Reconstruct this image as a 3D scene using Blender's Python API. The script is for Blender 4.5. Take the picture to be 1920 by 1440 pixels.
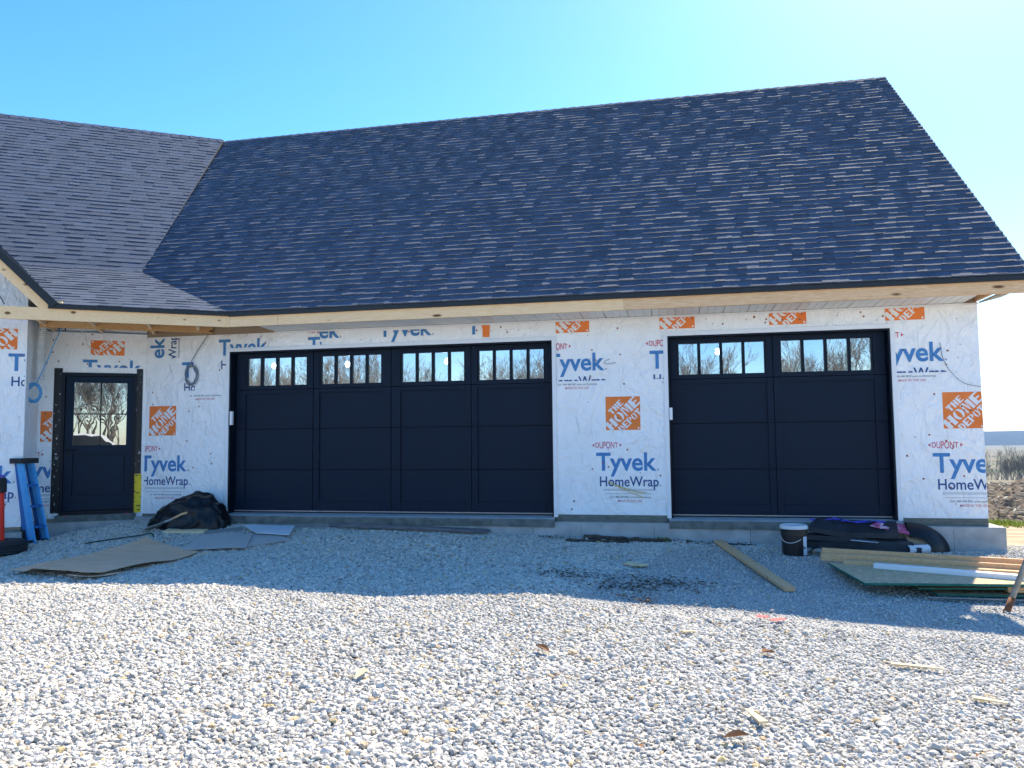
import bpy, bmesh, math, random
from mathutils import Vector as V, Matrix, noise
random.seed(7)
R = math.radians
sc = bpy.context.scene
for o in list(bpy.data.objects): bpy.data.objects.remove(o)

# ---------------------------------------------------------------- camera, sky, sun, exposure
cam = bpy.data.cameras.new('camera'); camo = bpy.data.objects.new('camera', cam); sc.collection.objects.link(camo)
CAM = V((6.474, -10.4, 1.052)); YAW, PITCH, ROLL = 0.205, 0.071, -0.010
fw = V((-math.sin(YAW)*math.cos(PITCH), math.cos(YAW)*math.cos(PITCH), math.sin(PITCH)))
rt = V((math.cos(YAW), math.sin(YAW), 0)); up = rt.cross(fw)
rt2 = rt*math.cos(ROLL)+up*math.sin(ROLL); up2 = up*math.cos(ROLL)-rt*math.sin(ROLL)
M = Matrix((rt2, up2, -fw)).transposed().to_4x4(); M.translation = CAM
camo.matrix_world = M
cam.sensor_width = 36; cam.lens = 1445/1920*36; cam.clip_end = 8000; cam.clip_start = .05
sc.camera = camo
SUN = V((.42, 1.0, 1.098)).normalized()
SUN_EL = math.asin(SUN.z); SUN_AZ = math.atan2(SUN.x, SUN.y)
w = bpy.data.worlds.new('World'); sc.world = w; w.use_nodes = True
nt = w.node_tree; bg = nt.nodes['Background']
sky = nt.nodes.new('ShaderNodeTexSky'); sky.sky_type = 'NISHITA'; sky.sun_disc = False
sky.sun_elevation = SUN_EL; sky.sun_rotation = SUN_AZ; sky.air_density = 1.0; sky.dust_density = 0.4; sky.ozone_density = 4.5; sky.altitude = 200
hs = nt.nodes.new('ShaderNodeHueSaturation'); hs.inputs['Saturation'].default_value = 1.26
nt.links.new(sky.outputs[0], hs.inputs['Color']); nt.links.new(hs.outputs[0], bg.inputs[0]); bg.inputs[1].default_value = 0.143
sl = bpy.data.lights.new('sun', 'SUN'); sl.energy = 4.4; sl.angle = R(.5); sl.color = (1, .885, .69)
so = bpy.data.objects.new('sun', sl); sc.collection.objects.link(so); so.location = (20, 40, 50)
so.rotation_euler = (-SUN).to_track_quat('-Z', 'Y').to_euler()
vs = sc.view_settings; vs.view_transform = 'Standard'; vs.look = 'None'; vs.gamma = 1; vs.use_curve_mapping = False
vs.exposure = 1.2
sc.render.engine = 'CYCLES'
sc.cycles.use_adaptive_sampling = True; sc.cycles.adaptive_threshold = .025; sc.cycles.max_bounces = 5; sc.cycles.diffuse_bounces = 3; sc.cycles.glossy_bounces = 3; sc.cycles.transparent_max_bounces = 8
sc.cycles.volume_bounces = 0; sc.cycles.use_denoising = True; sc.cycles.sample_clamp_indirect = 6

# ---------------------------------------------------------------- materials
MATS = {}
def mat(name, c1, c2=None, scale=8., rough=.75, bump=0., bscale=None, spec=.3, metal=0., stretch=(1, 1, 1), detail=4, lo=.35, hi=.65, rot=0., tint=None, bdist=.01, coat=0., ndist=0.):
    m = bpy.data.materials.new(name); m.use_nodes = True; MATS[name] = m
    n = m.node_tree.nodes; L = m.node_tree.links; p = n['Principled BSDF']
    p.inputs['Roughness'].default_value = rough; p.inputs['Specular IOR Level'].default_value = spec; p.inputs['Metallic'].default_value = metal
    p.inputs['Coat Weight'].default_value = coat
    tc = n.new('ShaderNodeTexCoord'); mp = n.new('ShaderNodeMapping'); L.new(tc.outputs['Object'], mp.inputs[0])
    mp.inputs['Scale'].default_value = stretch; mp.inputs['Rotation'].default_value = (0, 0, rot)
    col = None
    if c2 is None: p.inputs['Base Color'].default_value = (*c1, 1)
    else:
        t = n.new('ShaderNodeTexNoise'); t.inputs['Scale'].default_value = scale; t.inputs['Detail'].default_value = detail; t.inputs['Distortion'].default_value = ndist
        L.new(mp.outputs[0], t.inputs['Vector'])
        cr = n.new('ShaderNodeValToRGB'); cr.color_ramp.elements[0].position = lo; cr.color_ramp.elements[1].position = hi
        cr.color_ramp.elements[0].color = (*c1, 1); cr.color_ramp.elements[1].color = (*c2, 1)
        L.new(t.outputs['Fac'], cr.inputs[0]); col = cr.outputs[0]
        if tint:
            at = n.new('ShaderNodeAttribute'); at.attribute_name = tint
            mx = n.new('ShaderNodeMix'); mx.data_type = 'RGBA'; mx.blend_type = 'MULTIPLY'; mx.inputs[0].default_value = 1
            L.new(col, mx.inputs[6]); L.new(at.outputs['Color'], mx.inputs[7]); col = mx.outputs[2]
        L.new(col, p.inputs['Base Color'])
    if bump:
        t2 = n.new('ShaderNodeTexNoise'); t2.inputs['Scale'].default_value = bscale or scale*4; t2.inputs['Detail'].default_value = 2
        L.new(mp.outputs[0], t2.inputs['Vector'])
        b = n.new('ShaderNodeBump'); b.inputs['Strength'].default_value = bump; b.inputs['Distance'].default_value = bdist
        L.new(t2.outputs['Fac'], b.inputs['Height']); L.new(b.outputs[0], p.inputs['Normal'])
    return m
def emis(name, c, s):
    m = bpy.data.materials.new(name); m.use_nodes = True; p = m.node_tree.nodes['Principled BSDF']
    p.inputs['Base Color'].default_value = (*c, 1); p.inputs['Emission Color'].default_value = (*c, 1); p.inputs['Emission Strength'].default_value = s; MATS[name] = m
def glass(name, refl, wav=0., tint=(.35, .4, .42)):
    m = bpy.data.materials.new(name); m.use_nodes = True; MATS[name] = m
    n = m.node_tree.nodes; L = m.node_tree.links; n.remove(n['Principled BSDF'])
    g = n.new('ShaderNodeBsdfGlossy'); g.inputs['Roughness'].default_value = .004; g.inputs['Color'].default_value = (.95, .97, 1, 1)
    t = n.new('ShaderNodeBsdfTransparent'); t.inputs['Color'].default_value = (*tint, 1)
    fr = n.new('ShaderNodeFresnel'); fr.inputs[0].default_value = 1.5
    ad = n.new('ShaderNodeMath'); ad.operation = 'ADD'; ad.use_clamp = True; ad.inputs[1].default_value = refl; L.new(fr.outputs[0], ad.inputs[0])
    mx = n.new('ShaderNodeMixShader'); L.new(ad.outputs[0], mx.inputs[0]); L.new(t.outputs[0], mx.inputs[1]); L.new(g.outputs[0], mx.inputs[2])
    L.new(mx.outputs[0], n['Material Output'].inputs[0])
    if wav:
        tc = n.new('ShaderNodeTexCoord'); t2 = n.new('ShaderNodeTexNoise'); t2.inputs['Scale'].default_value = 3; L.new(tc.outputs['Object'], t2.inputs['Vector'])
        b = n.new('ShaderNodeBump'); b.inputs['Strength'].default_value = wav; b.inputs['Distance'].default_value = .02; L.new(t2.outputs['Fac'], b.inputs['Height']); L.new(b.outputs[0], g.inputs['Normal'])
def wood(name, c1, c2, rot=0., knots=True, scale=1.):
    m = mat(name, c1, c2, scale=5*scale, rough=.72, stretch=(1.2, 14, 14), rot=rot, bump=.15, bscale=14*scale, lo=.3, hi=.7, ndist=1.2, spec=.2)
    if knots:
        n = m.node_tree.nodes; L = m.node_tree.links; p = n['Principled BSDF']
        src = p.inputs['Base Color'].links[0].from_socket
        tc = n.new('ShaderNodeTexCoord'); mp = n.new('ShaderNodeMapping'); mp.inputs['Scale'].default_value = (1.7, 6, 6); mp.inputs['Rotation'].default_value = (0, 0, rot); L.new(tc.outputs['Object'], mp.inputs[0])
        v = n.new('ShaderNodeTexVoronoi'); v.inputs['Scale'].default_value = 1.0*scale; L.new(mp.outputs[0], v.inputs['Vector'])
        r = n.new('ShaderNodeValToRGB'); r.color_ramp.elements[0].position = .08; r.color_ramp.elements[1].position = .15
        r.color_ramp.elements[0].color = (1, 1, 1, 1); r.color_ramp.elements[1].color = (0, 0, 0, 1); L.new(v.outputs['Distance'], r.inputs[0])
        mx = n.new('ShaderNodeMix'); mx.data_type = 'RGBA'; L.new(r.outputs[0], mx.inputs[0]); L.new(src, mx.inputs[6]); mx.inputs[7].default_value = (.16, .075, .03, 1)
        L.new(mx.outputs[2], p.inputs['Base Color'])
    return m
A = R(32)
mat('shingle', (.028, .041, .068), (.145, .178, .24), scale=160, rough=.9, bump=.9, bscale=260, spec=.25, tint='tint', bdist=.006, lo=.3, hi=.7)
mat('roof_deck', (.02, .02, .022), rough=.9)
mat('osb_under', (.28, .2, .11), (.4, .3, .18), scale=14)
def wrapmat():
    m = mat('house_wrap', (.9, .895, .885), (.94, .935, .925), scale=2.2, rough=.55, spec=.3, bump=.0)
    n = m.node_tree.nodes; L = m.node_tree.links; p = n['Principled BSDF']; tc = n['Texture Coordinate']
    mp = n.new('ShaderNodeMapping'); mp.inputs['Scale'].default_value = (1, 1, 1); mp.inputs['Rotation'].default_value = (0, .6, 0); L.new(tc.outputs['Object'], mp.inputs[0])
    a = n.new('ShaderNodeTexNoise'); a.inputs['Scale'].default_value = 3.2; a.inputs['Detail'].default_value = 5; a.inputs['Distortion'].default_value = 1.5; L.new(mp.outputs[0], a.inputs['Vector'])
    mp2 = n.new('ShaderNodeMapping'); mp2.inputs['Scale'].default_value = (2.6, 2.6, 1.5); mp2.inputs['Rotation'].default_value = (0, -.7, 0); L.new(tc.outputs['Object'], mp2.inputs[0])
    b = n.new('ShaderNodeTexNoise'); b.inputs['Scale'].default_value = 2.2; b.inputs['Detail'].default_value = 3; b.inputs['Distortion'].default_value = 1.6; L.new(mp2.outputs[0], b.inputs['Vector'])
    mth = n.new('ShaderNodeMath'); mth.operation = 'MULTIPLY_ADD'; L.new(a.outputs['Fac'], mth.inputs[0]); mth.inputs[1].default_value = .9; L.new(b.outputs['Fac'], mth.inputs[2])
    bp = n.new('ShaderNodeBump'); bp.inputs['Strength'].default_value = .9; bp.inputs['Distance'].default_value = .055; L.new(mth.outputs[0], bp.inputs['Height']); L.new(bp.outputs[0], p.inputs['Normal'])
wrapmat()
mat('print_blue', (.05, .2, .46), (.075, .25, .52), scale=20, rough=.55); mat('print_navy', (.03, .09, .25), rough=.55); mat('print_red', (.62, .09, .14), rough=.55)
mat('print_orange', (.82, .19, .03), (.88, .23, .045), scale=6, rough=.5); mat('print_white', (.8, .8, .8), rough=.55); mat('print_grey', (.42, .44, .48), rough=.6); mat('print_black', (.03, .035, .05), rough=.6)
mat('cap_nail', (.3, .1, .06), rough=.5)
mat('white_trim', (.78, .79, .8), (.84, .84, .84), scale=3, rough=.45, spec=.4)
mat('soffit', (.7, .7, .66), (.78, .77, .73), scale=2, rough=.4, spec=.4)
mat('drip_edge', (.018, .019, .021), rough=.45, metal=.3, spec=.5)
wood('pine', (.86, .55, .28), (.93, .69, .42)); wood('pine_wing', (.86, .55, .27), (.93, .69, .41), rot=-A); wood('pine_old', (.68, .4, .2), (.85, .57, .33))
wood('pine_orange', (.5, .27, .11), (.66, .4, .18), rot=-A); wood('lumber', (.58, .33, .16), (.76, .5, .28), knots=True); wood('lumber_grey', (.3, .27, .23), (.46, .42, .36), knots=False)
mat('door_black', (.006, .0135, .029), (.010, .019, .037), scale=40, rough=.45, spec=.13, stretch=(1, 1, 7), bump=.5, bscale=60, bdist=.004)
mat('door_frame', (.004, .0085, .018), rough=.4, spec=.18)
mat('entry_door', (.004, .0165, .036), (.0055, .019, .04), scale=5, rough=.4, spec=.12)
mat('seal_white', (.6, .55, .55), rough=.5)
glass('pane_glass', .42, .02); glass('door_glass', .34, .035)
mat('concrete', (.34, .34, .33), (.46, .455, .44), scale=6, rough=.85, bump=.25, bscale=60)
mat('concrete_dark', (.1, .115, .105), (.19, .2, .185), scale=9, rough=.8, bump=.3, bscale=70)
mat('treated_sill', (.11, .12, .1), (.19, .19, .16), scale=9, rough=.8, stretch=(1, 6, 6))
mat('interior', (.3, .22, .14), (.4, .3, .2), scale=2); mat('slab', (.4, .4, .4), (.5, .5, .49), scale=4, rough=.7)
emis('bulb', (1, .95, .86), 60); MATS['bulb'].cycles.emission_sampling = 'NONE'
mat('tape_black', (.012, .012, .014), (.5, .52, .55), scale=26, rough=.4, lo=.66, hi=.68, stretch=(1, 1, .7), detail=2)
def ytape():
    m = mat('tape_yellow', (.8, .55, .02), rough=.45); n = m.node_tree.nodes; L = m.node_tree.links; p = n['Principled BSDF']; tc = n['Texture Coordinate']
    mp = n.new('ShaderNodeMapping'); mp.inputs['Rotation'].default_value = (0, .6, 0); mp.inputs['Scale'].default_value = (10, 10, 24); L.new(tc.outputs['Object'], mp.inputs[0])
    v = n.new('ShaderNodeTexVoronoi'); v.inputs['Scale'].default_value = 1.3; L.new(mp.outputs[0], v.inputs['Vector'])
    r = n.new('ShaderNodeValToRGB'); r.color_ramp.elements[0].position = .3; r.color_ramp.elements[1].position = .34; r.color_ramp.elements[0].color = (.05, .045, .02, 1); r.color_ramp.elements[1].color = (.8, .56, .02, 1)
    L.new(v.outputs['Distance'], r.inputs[0]); L.new(r.outputs[0], p.inputs['Base Color'])
ytape()
mat('duct', (.6, .6, .58), (.7, .7, .68), scale=6, rough=.4); mat('wire_blue', (.1, .32, .55), rough=.4); mat('wire_grey', (.2, .24, .28), rough=.4); mat('wire_yellow', (.62, .45, .12), rough=.4); mat('wire_white', (.65, .65, .62), rough=.4); mat('wire_dark', (.03, .05, .09), rough=.4)
mat('cone_orange', (.85, .035, .02), (.9, .05, .025), scale=5, rough=.45); mat('rubber', (.02, .021, .023), (.035, .035, .037), scale=8, rough=.75, bump=.2, bscale=30); mat('purple', (.13, .09, .35), rough=.5)
mat('ladder_blue', (.07, .36, .72), (.1, .42, .78), scale=7, rough=.4); mat('ladder_dark', (.018, .13, .4), rough=.45); mat('sticker', (.62, .66, .7), rough=.5); mat('alu', (.5, .52, .54), rough=.35, metal=.8)
mat('bag', (.006, .0065, .009), rough=.36, spec=.32, bump=.5, bscale=16, bdist=.015); mat('steel', (.34, .36, .36), (.45, .46, .45), scale=12, rough=.45, metal=.6); mat('blue_cloth', (.03, .08, .5), rough=.6)
mat('cardboard', (.7, .42, .25), (.78, .51, .33), scale=3, rough=.85, stretch=(1, 5, 1)); mat('card_edge', (.5, .42, .3), rough=.9); mat('felt', (.46, .41, .36), (.54, .49, .44), scale=60, rough=.95, bump=.4, bscale=120); mat('white_board', (.62, .66, .68), (.7, .73, .74), scale=4, rough=.6); mat('plank_grey', (.25, .24, .22), (.36, .35, .32), scale=5, stretch=(1, 9, 9))
mat('rod_green', (.02, .05, .04), rough=.6); mat('strip_metal', (.09, .11, .14), (.16, .18, .21), scale=6, rough=.4, metal=.5); mat('bark_dark', (.045, .035, .03), (.09, .07, .055), scale=14, rough=.95, bump=.5, bscale=30); mat('weed', (.16, .19, .07), (.26, .28, .12), scale=12, rough=.8)
mat('bucket', (.008, .009, .012), rough=.35, spec=.5); mat('lid_white', (.7, .71, .72), rough=.4); mat('label_white', (.62, .66, .72), (.05, .05, .06), scale=18, rough=.5, lo=.6, hi=.63)
mat('membrane', (.014, .018, .024), (.03, .036, .045), scale=5, rough=.6, bump=.4, bscale=14, spec=.4); mat('plastic_blue', (.04, .05, .45), (.1, .1, .6), scale=9, rough=.35); mat('plastic_pink', (.4, .06, .17), (.6, .42, .5), scale=7, rough=.35, lo=.5, hi=.6); mat('plastic_white', (.7, .72, .76), rough=.4)
mat('pvc', (.66, .68, .7), rough=.35); mat('pipe_black', (.007, .0075, .01), rough=.4)
mat('osb', (.42, .3, .16), (.62, .49, .31), scale=26, rough=.85, stretch=(1, 2.2, 1), lo=.4, hi=.6, bump=.2, bscale=60); mat('green_edge', (.01, .12, .09), (.02, .17, .13), scale=12, rough=.7)
mat('galv', (.3, .29, .26), (.42, .41, .38), scale=9, rough=.5, metal=.5); mat('rust', (.16, .06, .03), (.26, .11, .05), scale=20, rough=.9)
mat('leaf', (.16, .07, .03), (.32, .15, .06), scale=6, rough=.8); mat('leaf_dark', (.06, .044, .032), (.17, .115, .075), scale=6, rough=.9); mat('paper_red', (.75, .06, .07), rough=.6); mat('shim', (.66, .5, .28), (.75, .6, .38), scale=8, stretch=(1, 8, 8), rough=.8)
mat('tree_bark', (.13, .115, .1), (.23, .21, .185), scale=6, rough=.95); mat('soil', (.075, .056, .042), (.2, .155, .11), scale=9, rough=.95, bump=.7, bscale=30, bdist=.03); mat('grass', (.2, .27, .03), (.36, .42, .08), scale=3, rough=.9); mat('hill', (.02, .035, .035), (.035, .05, .042), scale=.02, rough=1)
mat('truck_white', (.75, .76, .77), rough=.25, spec=.5, coat=.5); mat('tyre', (.02, .02, .02), rough=.8); mat('truck_glass', (.02, .025, .03), rough=.05, spec=.6); mat('rim', (.45, .46, .48), rough=.3, metal=.8); mat('barn_red', (.28, .07, .05), (.34, .1, .07), scale=6)

# ---------------------------------------------------------------- helpers
C = sc.collection
class MB:
    def __init__(s): s.v = []; s.f = []; s.m = []; s.t = []
    def add(s, vs, fs, mi=0, tint=1.):
        b = len(s.v); s.v += [tuple(x) for x in vs]
        for f in fs: s.f.append([b+i for i in f]); s.m.append(mi); s.t.append(tint)
        return s
    def box(s, a, b, mi=0, T=None):
        (x0, y0, z0), (x1, y1, z1) = a, b
        p = [V(q) for q in ((x0, y0, z0), (x1, y0, z0), (x1, y1, z0), (x0, y1, z0), (x0, y0, z1), (x1, y0, z1), (x1, y1, z1), (x0, y1, z1))]
        if T: p = [T(q) for q in p]
        return s.add(p, [(0, 3, 2, 1), (4, 5, 6, 7), (0, 1, 5, 4), (1, 2, 6, 5), (2, 3, 7, 6), (3, 0, 4, 7)], mi)
    def bar(s, p, q, w, h, upv=V((0, 0, 1)), mi=0):
        p = V(p); q = V(q); d = (q-p).normalized(); sd = d.cross(upv).normalized(); u = sd.cross(d)
        P = []
        for e in (p, q):
            for a, b in ((-1, -1), (1, -1), (1, 1), (-1, 1)): P.append(e+sd*a*w/2+u*b*h/2)
        return s.add(P, [(0, 1, 2, 3), (7, 6, 5, 4), (0, 4, 5, 1), (1, 5, 6, 2), (2, 6, 7, 3), (3, 7, 4, 0)], mi)
    def tube(s, pts, r, n=8, mi=0, cap=True):
        pts = [V(p) for p in pts]; rs = r if isinstance(r, (list, tuple)) else [r]*len(pts)
        base = len(s.v); u = None
        for i, p in enumerate(pts):
            d = (pts[min(i+1, len(pts)-1)]-pts[max(i-1, 0)]).normalized()
            if u is None: u = d.orthogonal().normalized()
            u = (u-d*u.dot(d)).normalized(); v = d.cross(u)
            for k in range(n): s.v.append(tuple(p+(u*math.cos(2*math.pi*k/n)+v*math.sin(2*math.pi*k/n))*rs[i]))
        for i in range(len(pts)-1):
            for k in range(n):
                a = base+i*n+k; b = base+i*n+(k+1) % n
                s.f.append([a, b, b+n, a+n]); s.m.append(mi); s.t.append(1.)
        if cap:
            s.f.append([base+k for k in range(n)][::-1]); s.f.append([base+(len(pts)-1)*n+k for k in range(n)]); s.m += [mi, mi]; s.t += [1., 1.]
        return s
    def lathe(s, prof, n=24, mi=0, c=(0, 0, 0)):
        base = len(s.v)
        for r, z in prof:
            for k in range(n): s.v.append((c[0]+r*math.cos(2*math.pi*k/n), c[1]+r*math.sin(2*math.pi*k/n), c[2]+z))
        for i in range(len(prof)-1):
            for k in range(n):
                a = base+i*n+k; b = base+i*n+(k+1) % n
                s.f.append([a, b, b+n, a+n]); s.m.append(mi); s.t.append(1.)
        return s
    def grid(s, P, mi=0, thick=0, edge=None):
        nx, ny = len(P), len(P[0]); base = len(s.v)
        for row in P:
            for p in row: s.v.append(tuple(p))
        ix = lambda i, j: base+i*ny+j
        for i in range(nx-1):
            for j in range(ny-1): s.f.append([ix(i, j), ix(i+1, j), ix(i+1, j+1), ix(i, j+1)]); s.m.append(mi); s.t.append(1.)
        if thick:
            b2 = len(s.v)
            for row in P:
                for p in row: s.v.append((p[0], p[1], p[2]-thick))
            jx = lambda i, j: b2+i*ny+j; em = mi if edge is None else edge
            for i in range(nx-1):
                for j in range(ny-1): s.f.append([jx(i, j), jx(i, j+1), jx(i+1, j+1), jx(i+1, j)]); s.m.append(mi); s.t.append(1.)
            bd = [(i, 0) for i in range(nx)]+[(nx-1, j) for j in range(1, ny)]+[(i, ny-1) for i in range(nx-2, -1, -1)]+[(0, j) for j in range(ny-2, 0, -1)]
            for k in range(len(bd)):
                a, b = bd[k], bd[(k+1) % len(bd)]
                s.f.append([ix(*b), ix(*a), jx(*a), jx(*b)]); s.m.append(em); s.t.append(1.)
        return s
    def mesh(s, name, mats, smooth=False, tint=False):
        me = bpy.data.meshes.new(name); me.from_pydata(s.v, [], s.f)
        for m in (mats if isinstance(mats, (list, tuple)) else [mats]): me.materials.append(MATS[m] if isinstance(m, str) else m)
        me.polygons.foreach_set('material_index', s.m)
        if smooth: me.polygons.foreach_set('use_smooth', [True]*len(s.f))
        if tint:
            at = me.attributes.new('tint', 'FLOAT_COLOR', 'FACE')
            at.data.foreach_set('color', [x for t in s.t for x in (t, t, t, 1.)])
        me.update(); return me
    def build(s, name, mats, parent=None, loc=None, smooth=False, tint=False, rz=0):
        o = bpy.data.objects.new(name, s.mesh(name, mats, smooth, tint)); C.objects.link(o)
        if parent: o.parent = parent
        if loc is not None: o.location = loc
        if rz: o.rotation_euler.z = rz
        return o
def tag(o, label=None, cat=None, group=None, kind=None):
    if label: o['label'] = label
    if cat: o['category'] = cat
    if group: o['group'] = group
    if kind: o['kind'] = kind
    return o
def thing(name, label, cat, loc=(0, 0, 0), rz=0, group=None):
    o = bpy.data.objects.new(name, None); C.objects.link(o); o.location = loc; o.rotation_euler.z = rz; o.empty_display_size = .1
    return tag(o, label, cat, group)
def interp(x, xs, ys):
    if x <= xs[0]: return ys[0]
    for i in range(len(xs)-1):
        if x <= xs[i+1]: return ys[i]+(ys[i+1]-ys[i])*(x-xs[i])/(xs[i+1]-xs[i])
    return ys[-1]
def sst(t): t = max(0, min(1, t)); return t*t*(3-2*t)

# ---------------------------------------------------------------- terrain
XW = [-4, -2.7, -2.28, -1.88, -1.4, -.5, .3, 1.66, 4.08, 4.93, 6.3, 7.23, 7.75, 9.8, 10.3, 12]; ZW = [-.42, -.36, -.285, -.2, -.12, -.15, -.16, -.17, -.23, -.26, -.28, -.304, -.32, -.355, -.345, -.36]
XS = [-4, -.5, 2, 3.8, 5.2, 6.1, 7, 7.8, 8.9, 11]; ZS = [-.43, -.39, -.34, -.385, -.325, -.36, -.39, -.44, -.49, -.49]
YF = [10, 40, 150, 450, 1200, 2300, 3500]; ZF = [0, -1.3, -9.2, -12.6, -22, -31, -36]
def gz(x, y):
    wy = 0 if x > -1.42 else (x+1.42)*math.tan(A)
    d = wy-y
    t = sst((d-.15)/2.2); z = interp(x, XW, ZW)*(1-t)+interp(x, XS, ZS)*t
    t2 = sst((d-4)/3); z = z*(1-t2)-.40*t2
    if y > 10: z += interp(y, YF, ZF)
    if abs(x) < 40 and abs(y) < 40: z += .012*noise.noise(V((x*1.1, y*1.1, 0)))+.008*noise.noise(V((x*3, y*3, 5)))
    return z
def axis(lo, hi, step, outs, outh):
    a = list(outs); k = lo
    while k <= hi+1e-6: a.append(k); k += step
    return a+list(outh)
gx = axis(-7, 18, .25, [-3500, -1500, -700, -300, -120, -60, -30, -18, -12, -9], [20, 24, 30, 40, 60, 90, 140, 220, 350, 600, 1000, 1800, 3500])
gy = axis(-12, 12, .25, [-400, -150, -80, -50, -30, -20, -15], [15, 20, 28, 40, 60, 90, 130, 150, 200, 300, 450, 700, 1000, 1500, 2300, 3500])
mb = MB(); mb.grid([[(x, y, gz(x, y)) for y in gy] for x in gx])
me = mb.mesh('ground', [])
zone = me.attributes.new('zone', 'FLOAT_COLOR', 'POINT')
zc = []
for x in gx:
    for y in gy:
        n1 = noise.noise(V((x*.4, y*.4, 3)))
        grav = sst((.7-y+n1*.4)/.6) if x > 3 else 1.
        grav *= sst((30-abs(x-6))/8)*sst((y+40)/10)
        padz = 1. if (y > 0 and x > 10 and y < 3.2) else 0.
        fine = sst((x-6.0-.35*(y+1)+.3*n1)/.7)*sst((y+4.6)/1.2)*sst((-.5-y)/.4)
        zc += [grav, padz, fine, 1]
zone.data.foreach_set('color', zc)
g = bpy.data.materials.new('ground'); g.use_nodes = True; n = g.node_tree.nodes; L = g.node_tree.links; p = n['Principled BSDF']; p.inputs['Roughness'].default_value = .95; p.inputs['Specular IOR Level'].default_value = .15
tc = n.new('ShaderNodeTexCoord'); at = n.new('ShaderNodeAttribute'); at.attribute_name = 'zone'; sep = n.new('ShaderNodeSeparateColor'); L.new(at.outputs['Color'], sep.inputs[0])
def ramp(fac, cols, pos):
    r = n.new('ShaderNodeValToRGB'); e = r.color_ramp.elements
    while len(e) < len(cols): e.new(.5)
    for k in range(len(cols)): e[k].position = pos[k]; e[k].color = (*cols[k], 1)
    L.new(fac, r.inputs[0]); return r.outputs[0]
def nz(scale, detail=6, vec=None, tex='ShaderNodeTexNoise'):
    t = n.new(tex); t.inputs['Scale'].default_value = scale
    if tex == 'ShaderNodeTexNoise': t.inputs['Detail'].default_value = detail
    L.new(vec or tc.outputs['Object'], t.inputs['Vector']); return t
def mix(f, a, b):
    m = n.new('ShaderNodeMix'); m.data_type = 'RGBA'; L.new(f, m.inputs[0]); L.new(a, m.inputs[6]); L.new(b, m.inputs[7]); return m.outputs[2]
vor = nz(28, tex='ShaderNodeTexVoronoi')
gravc = ramp(vor.outputs['Color'], [(.34, .32, .29), (.5, .475, .43), (.62, .59, .54)], [.1, .5, .9])
mps = n.new('ShaderNodeMapping'); mps.inputs['Scale'].default_value = (.25, 1.6, 1); mps.inputs['Rotation'].default_value = (0, 0, .3); L.new(tc.outputs['Object'], mps.inputs[0])
finec = ramp(nz(90, 4).outputs['Fac'], [(.24, .235, .23), (.36, .355, .34), (.46, .45, .43)], [.3, .5, .72])
dirt = ramp(nz(5, 8, mps.outputs[0]).outputs['Fac'], [(.3, .22, .14), (.5, .4, .28)], [.35, .65])
field = ramp(nz(.012, 5).outputs['Fac'], [(.15, .14, .09), (.22, .19, .13), (.11, .14, .07)], [.35, .5, .65])
c = mix(sep.outputs[1], field, dirt); c = mix(sep.outputs[0], c, gravc); c = mix(sep.outputs[2], c, finec)
L.new(c, p.inputs['Base Color'])
bp = n.new('ShaderNodeBump'); bp.inputs['Strength'].default_value = .8; bp.inputs['Distance'].default_value = .02; L.new(nz(60, 6).outputs['Fac'], bp.inputs['Height']); L.new(bp.outputs[0], p.inputs['Normal'])
me.materials.append(g)
go = bpy.data.objects.new('ground', me); C.objects.link(go); tag(go, 'gravel yard, dirt pad and fields running out to the horizon', 'ground', kind='structure')

# far hill
mb = MB(); P = []
for i in range(80):
    x = -2600+i*90; row = []
    for j in range(9):
        t = j/8; h = math.sin(t*math.pi)**.8*(46+8*noise.noise(V((x*.0011, 2, 0)))+3*noise.noise(V((x*.006, j, 0))))
        row.append((x, 2450+t*900, -36+h))
    P.append(row)
mb.grid(P); tag(mb.build('hill', 'hill', smooth=True), 'long low wooded hill on the horizon', 'hill', kind='structure')

# ---------------------------------------------------------------- house
PC = V((-1.42, 0, 0)); UU = V((-math.cos(A), -math.sin(A), 0)); NN = V((math.sin(A), -math.cos(A), 0)); ZZ = V((0, 0, 1))
def WP(u, off, z): return PC+UU*u+NN*off+ZZ*z      # point on the wing wall
house = thing('house', 'unfinished garage wing and entry under white house wrap and dark shingle roofs', 'house')
SL = .8905; EAVE_Y, EAVE_Z = -.64, 2.885; XR = 10.56; RY = 4.88; RZ = EAVE_Z+SL*(RY-EAVE_Y)
K = V((.366, EAVE_Y, EAVE_Z)); VT = V((-3.29, RY, RZ)); VB = V((-1.81, .362, EAVE_Z+SL*(.362-EAVE_Y)))
def poly_clip(poly, clip):
    out = poly
    for i in range(len(clip)):
        a = clip[i]; b = clip[(i+1) % len(clip)]; inp = out; out = []
        if not inp: return []
        side = lambda p: (b[0]-a[0])*(p[1]-a[1])-(b[1]-a[1])*(p[0]-a[0])
        for k in range(len(inp)):
            p = inp[k]; q = inp[(k+1) % len(inp)]; sp, sq = side(p), side(q)
            if sp >= 0: out.append(p)
            if (sp >= 0) != (sq >= 0):
                t = sp/(sp-sq); out.append((p[0]+(q[0]-p[0])*t, p[1]+(q[1]-p[1])*t))
    return out
ALLTABS = []
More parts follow.
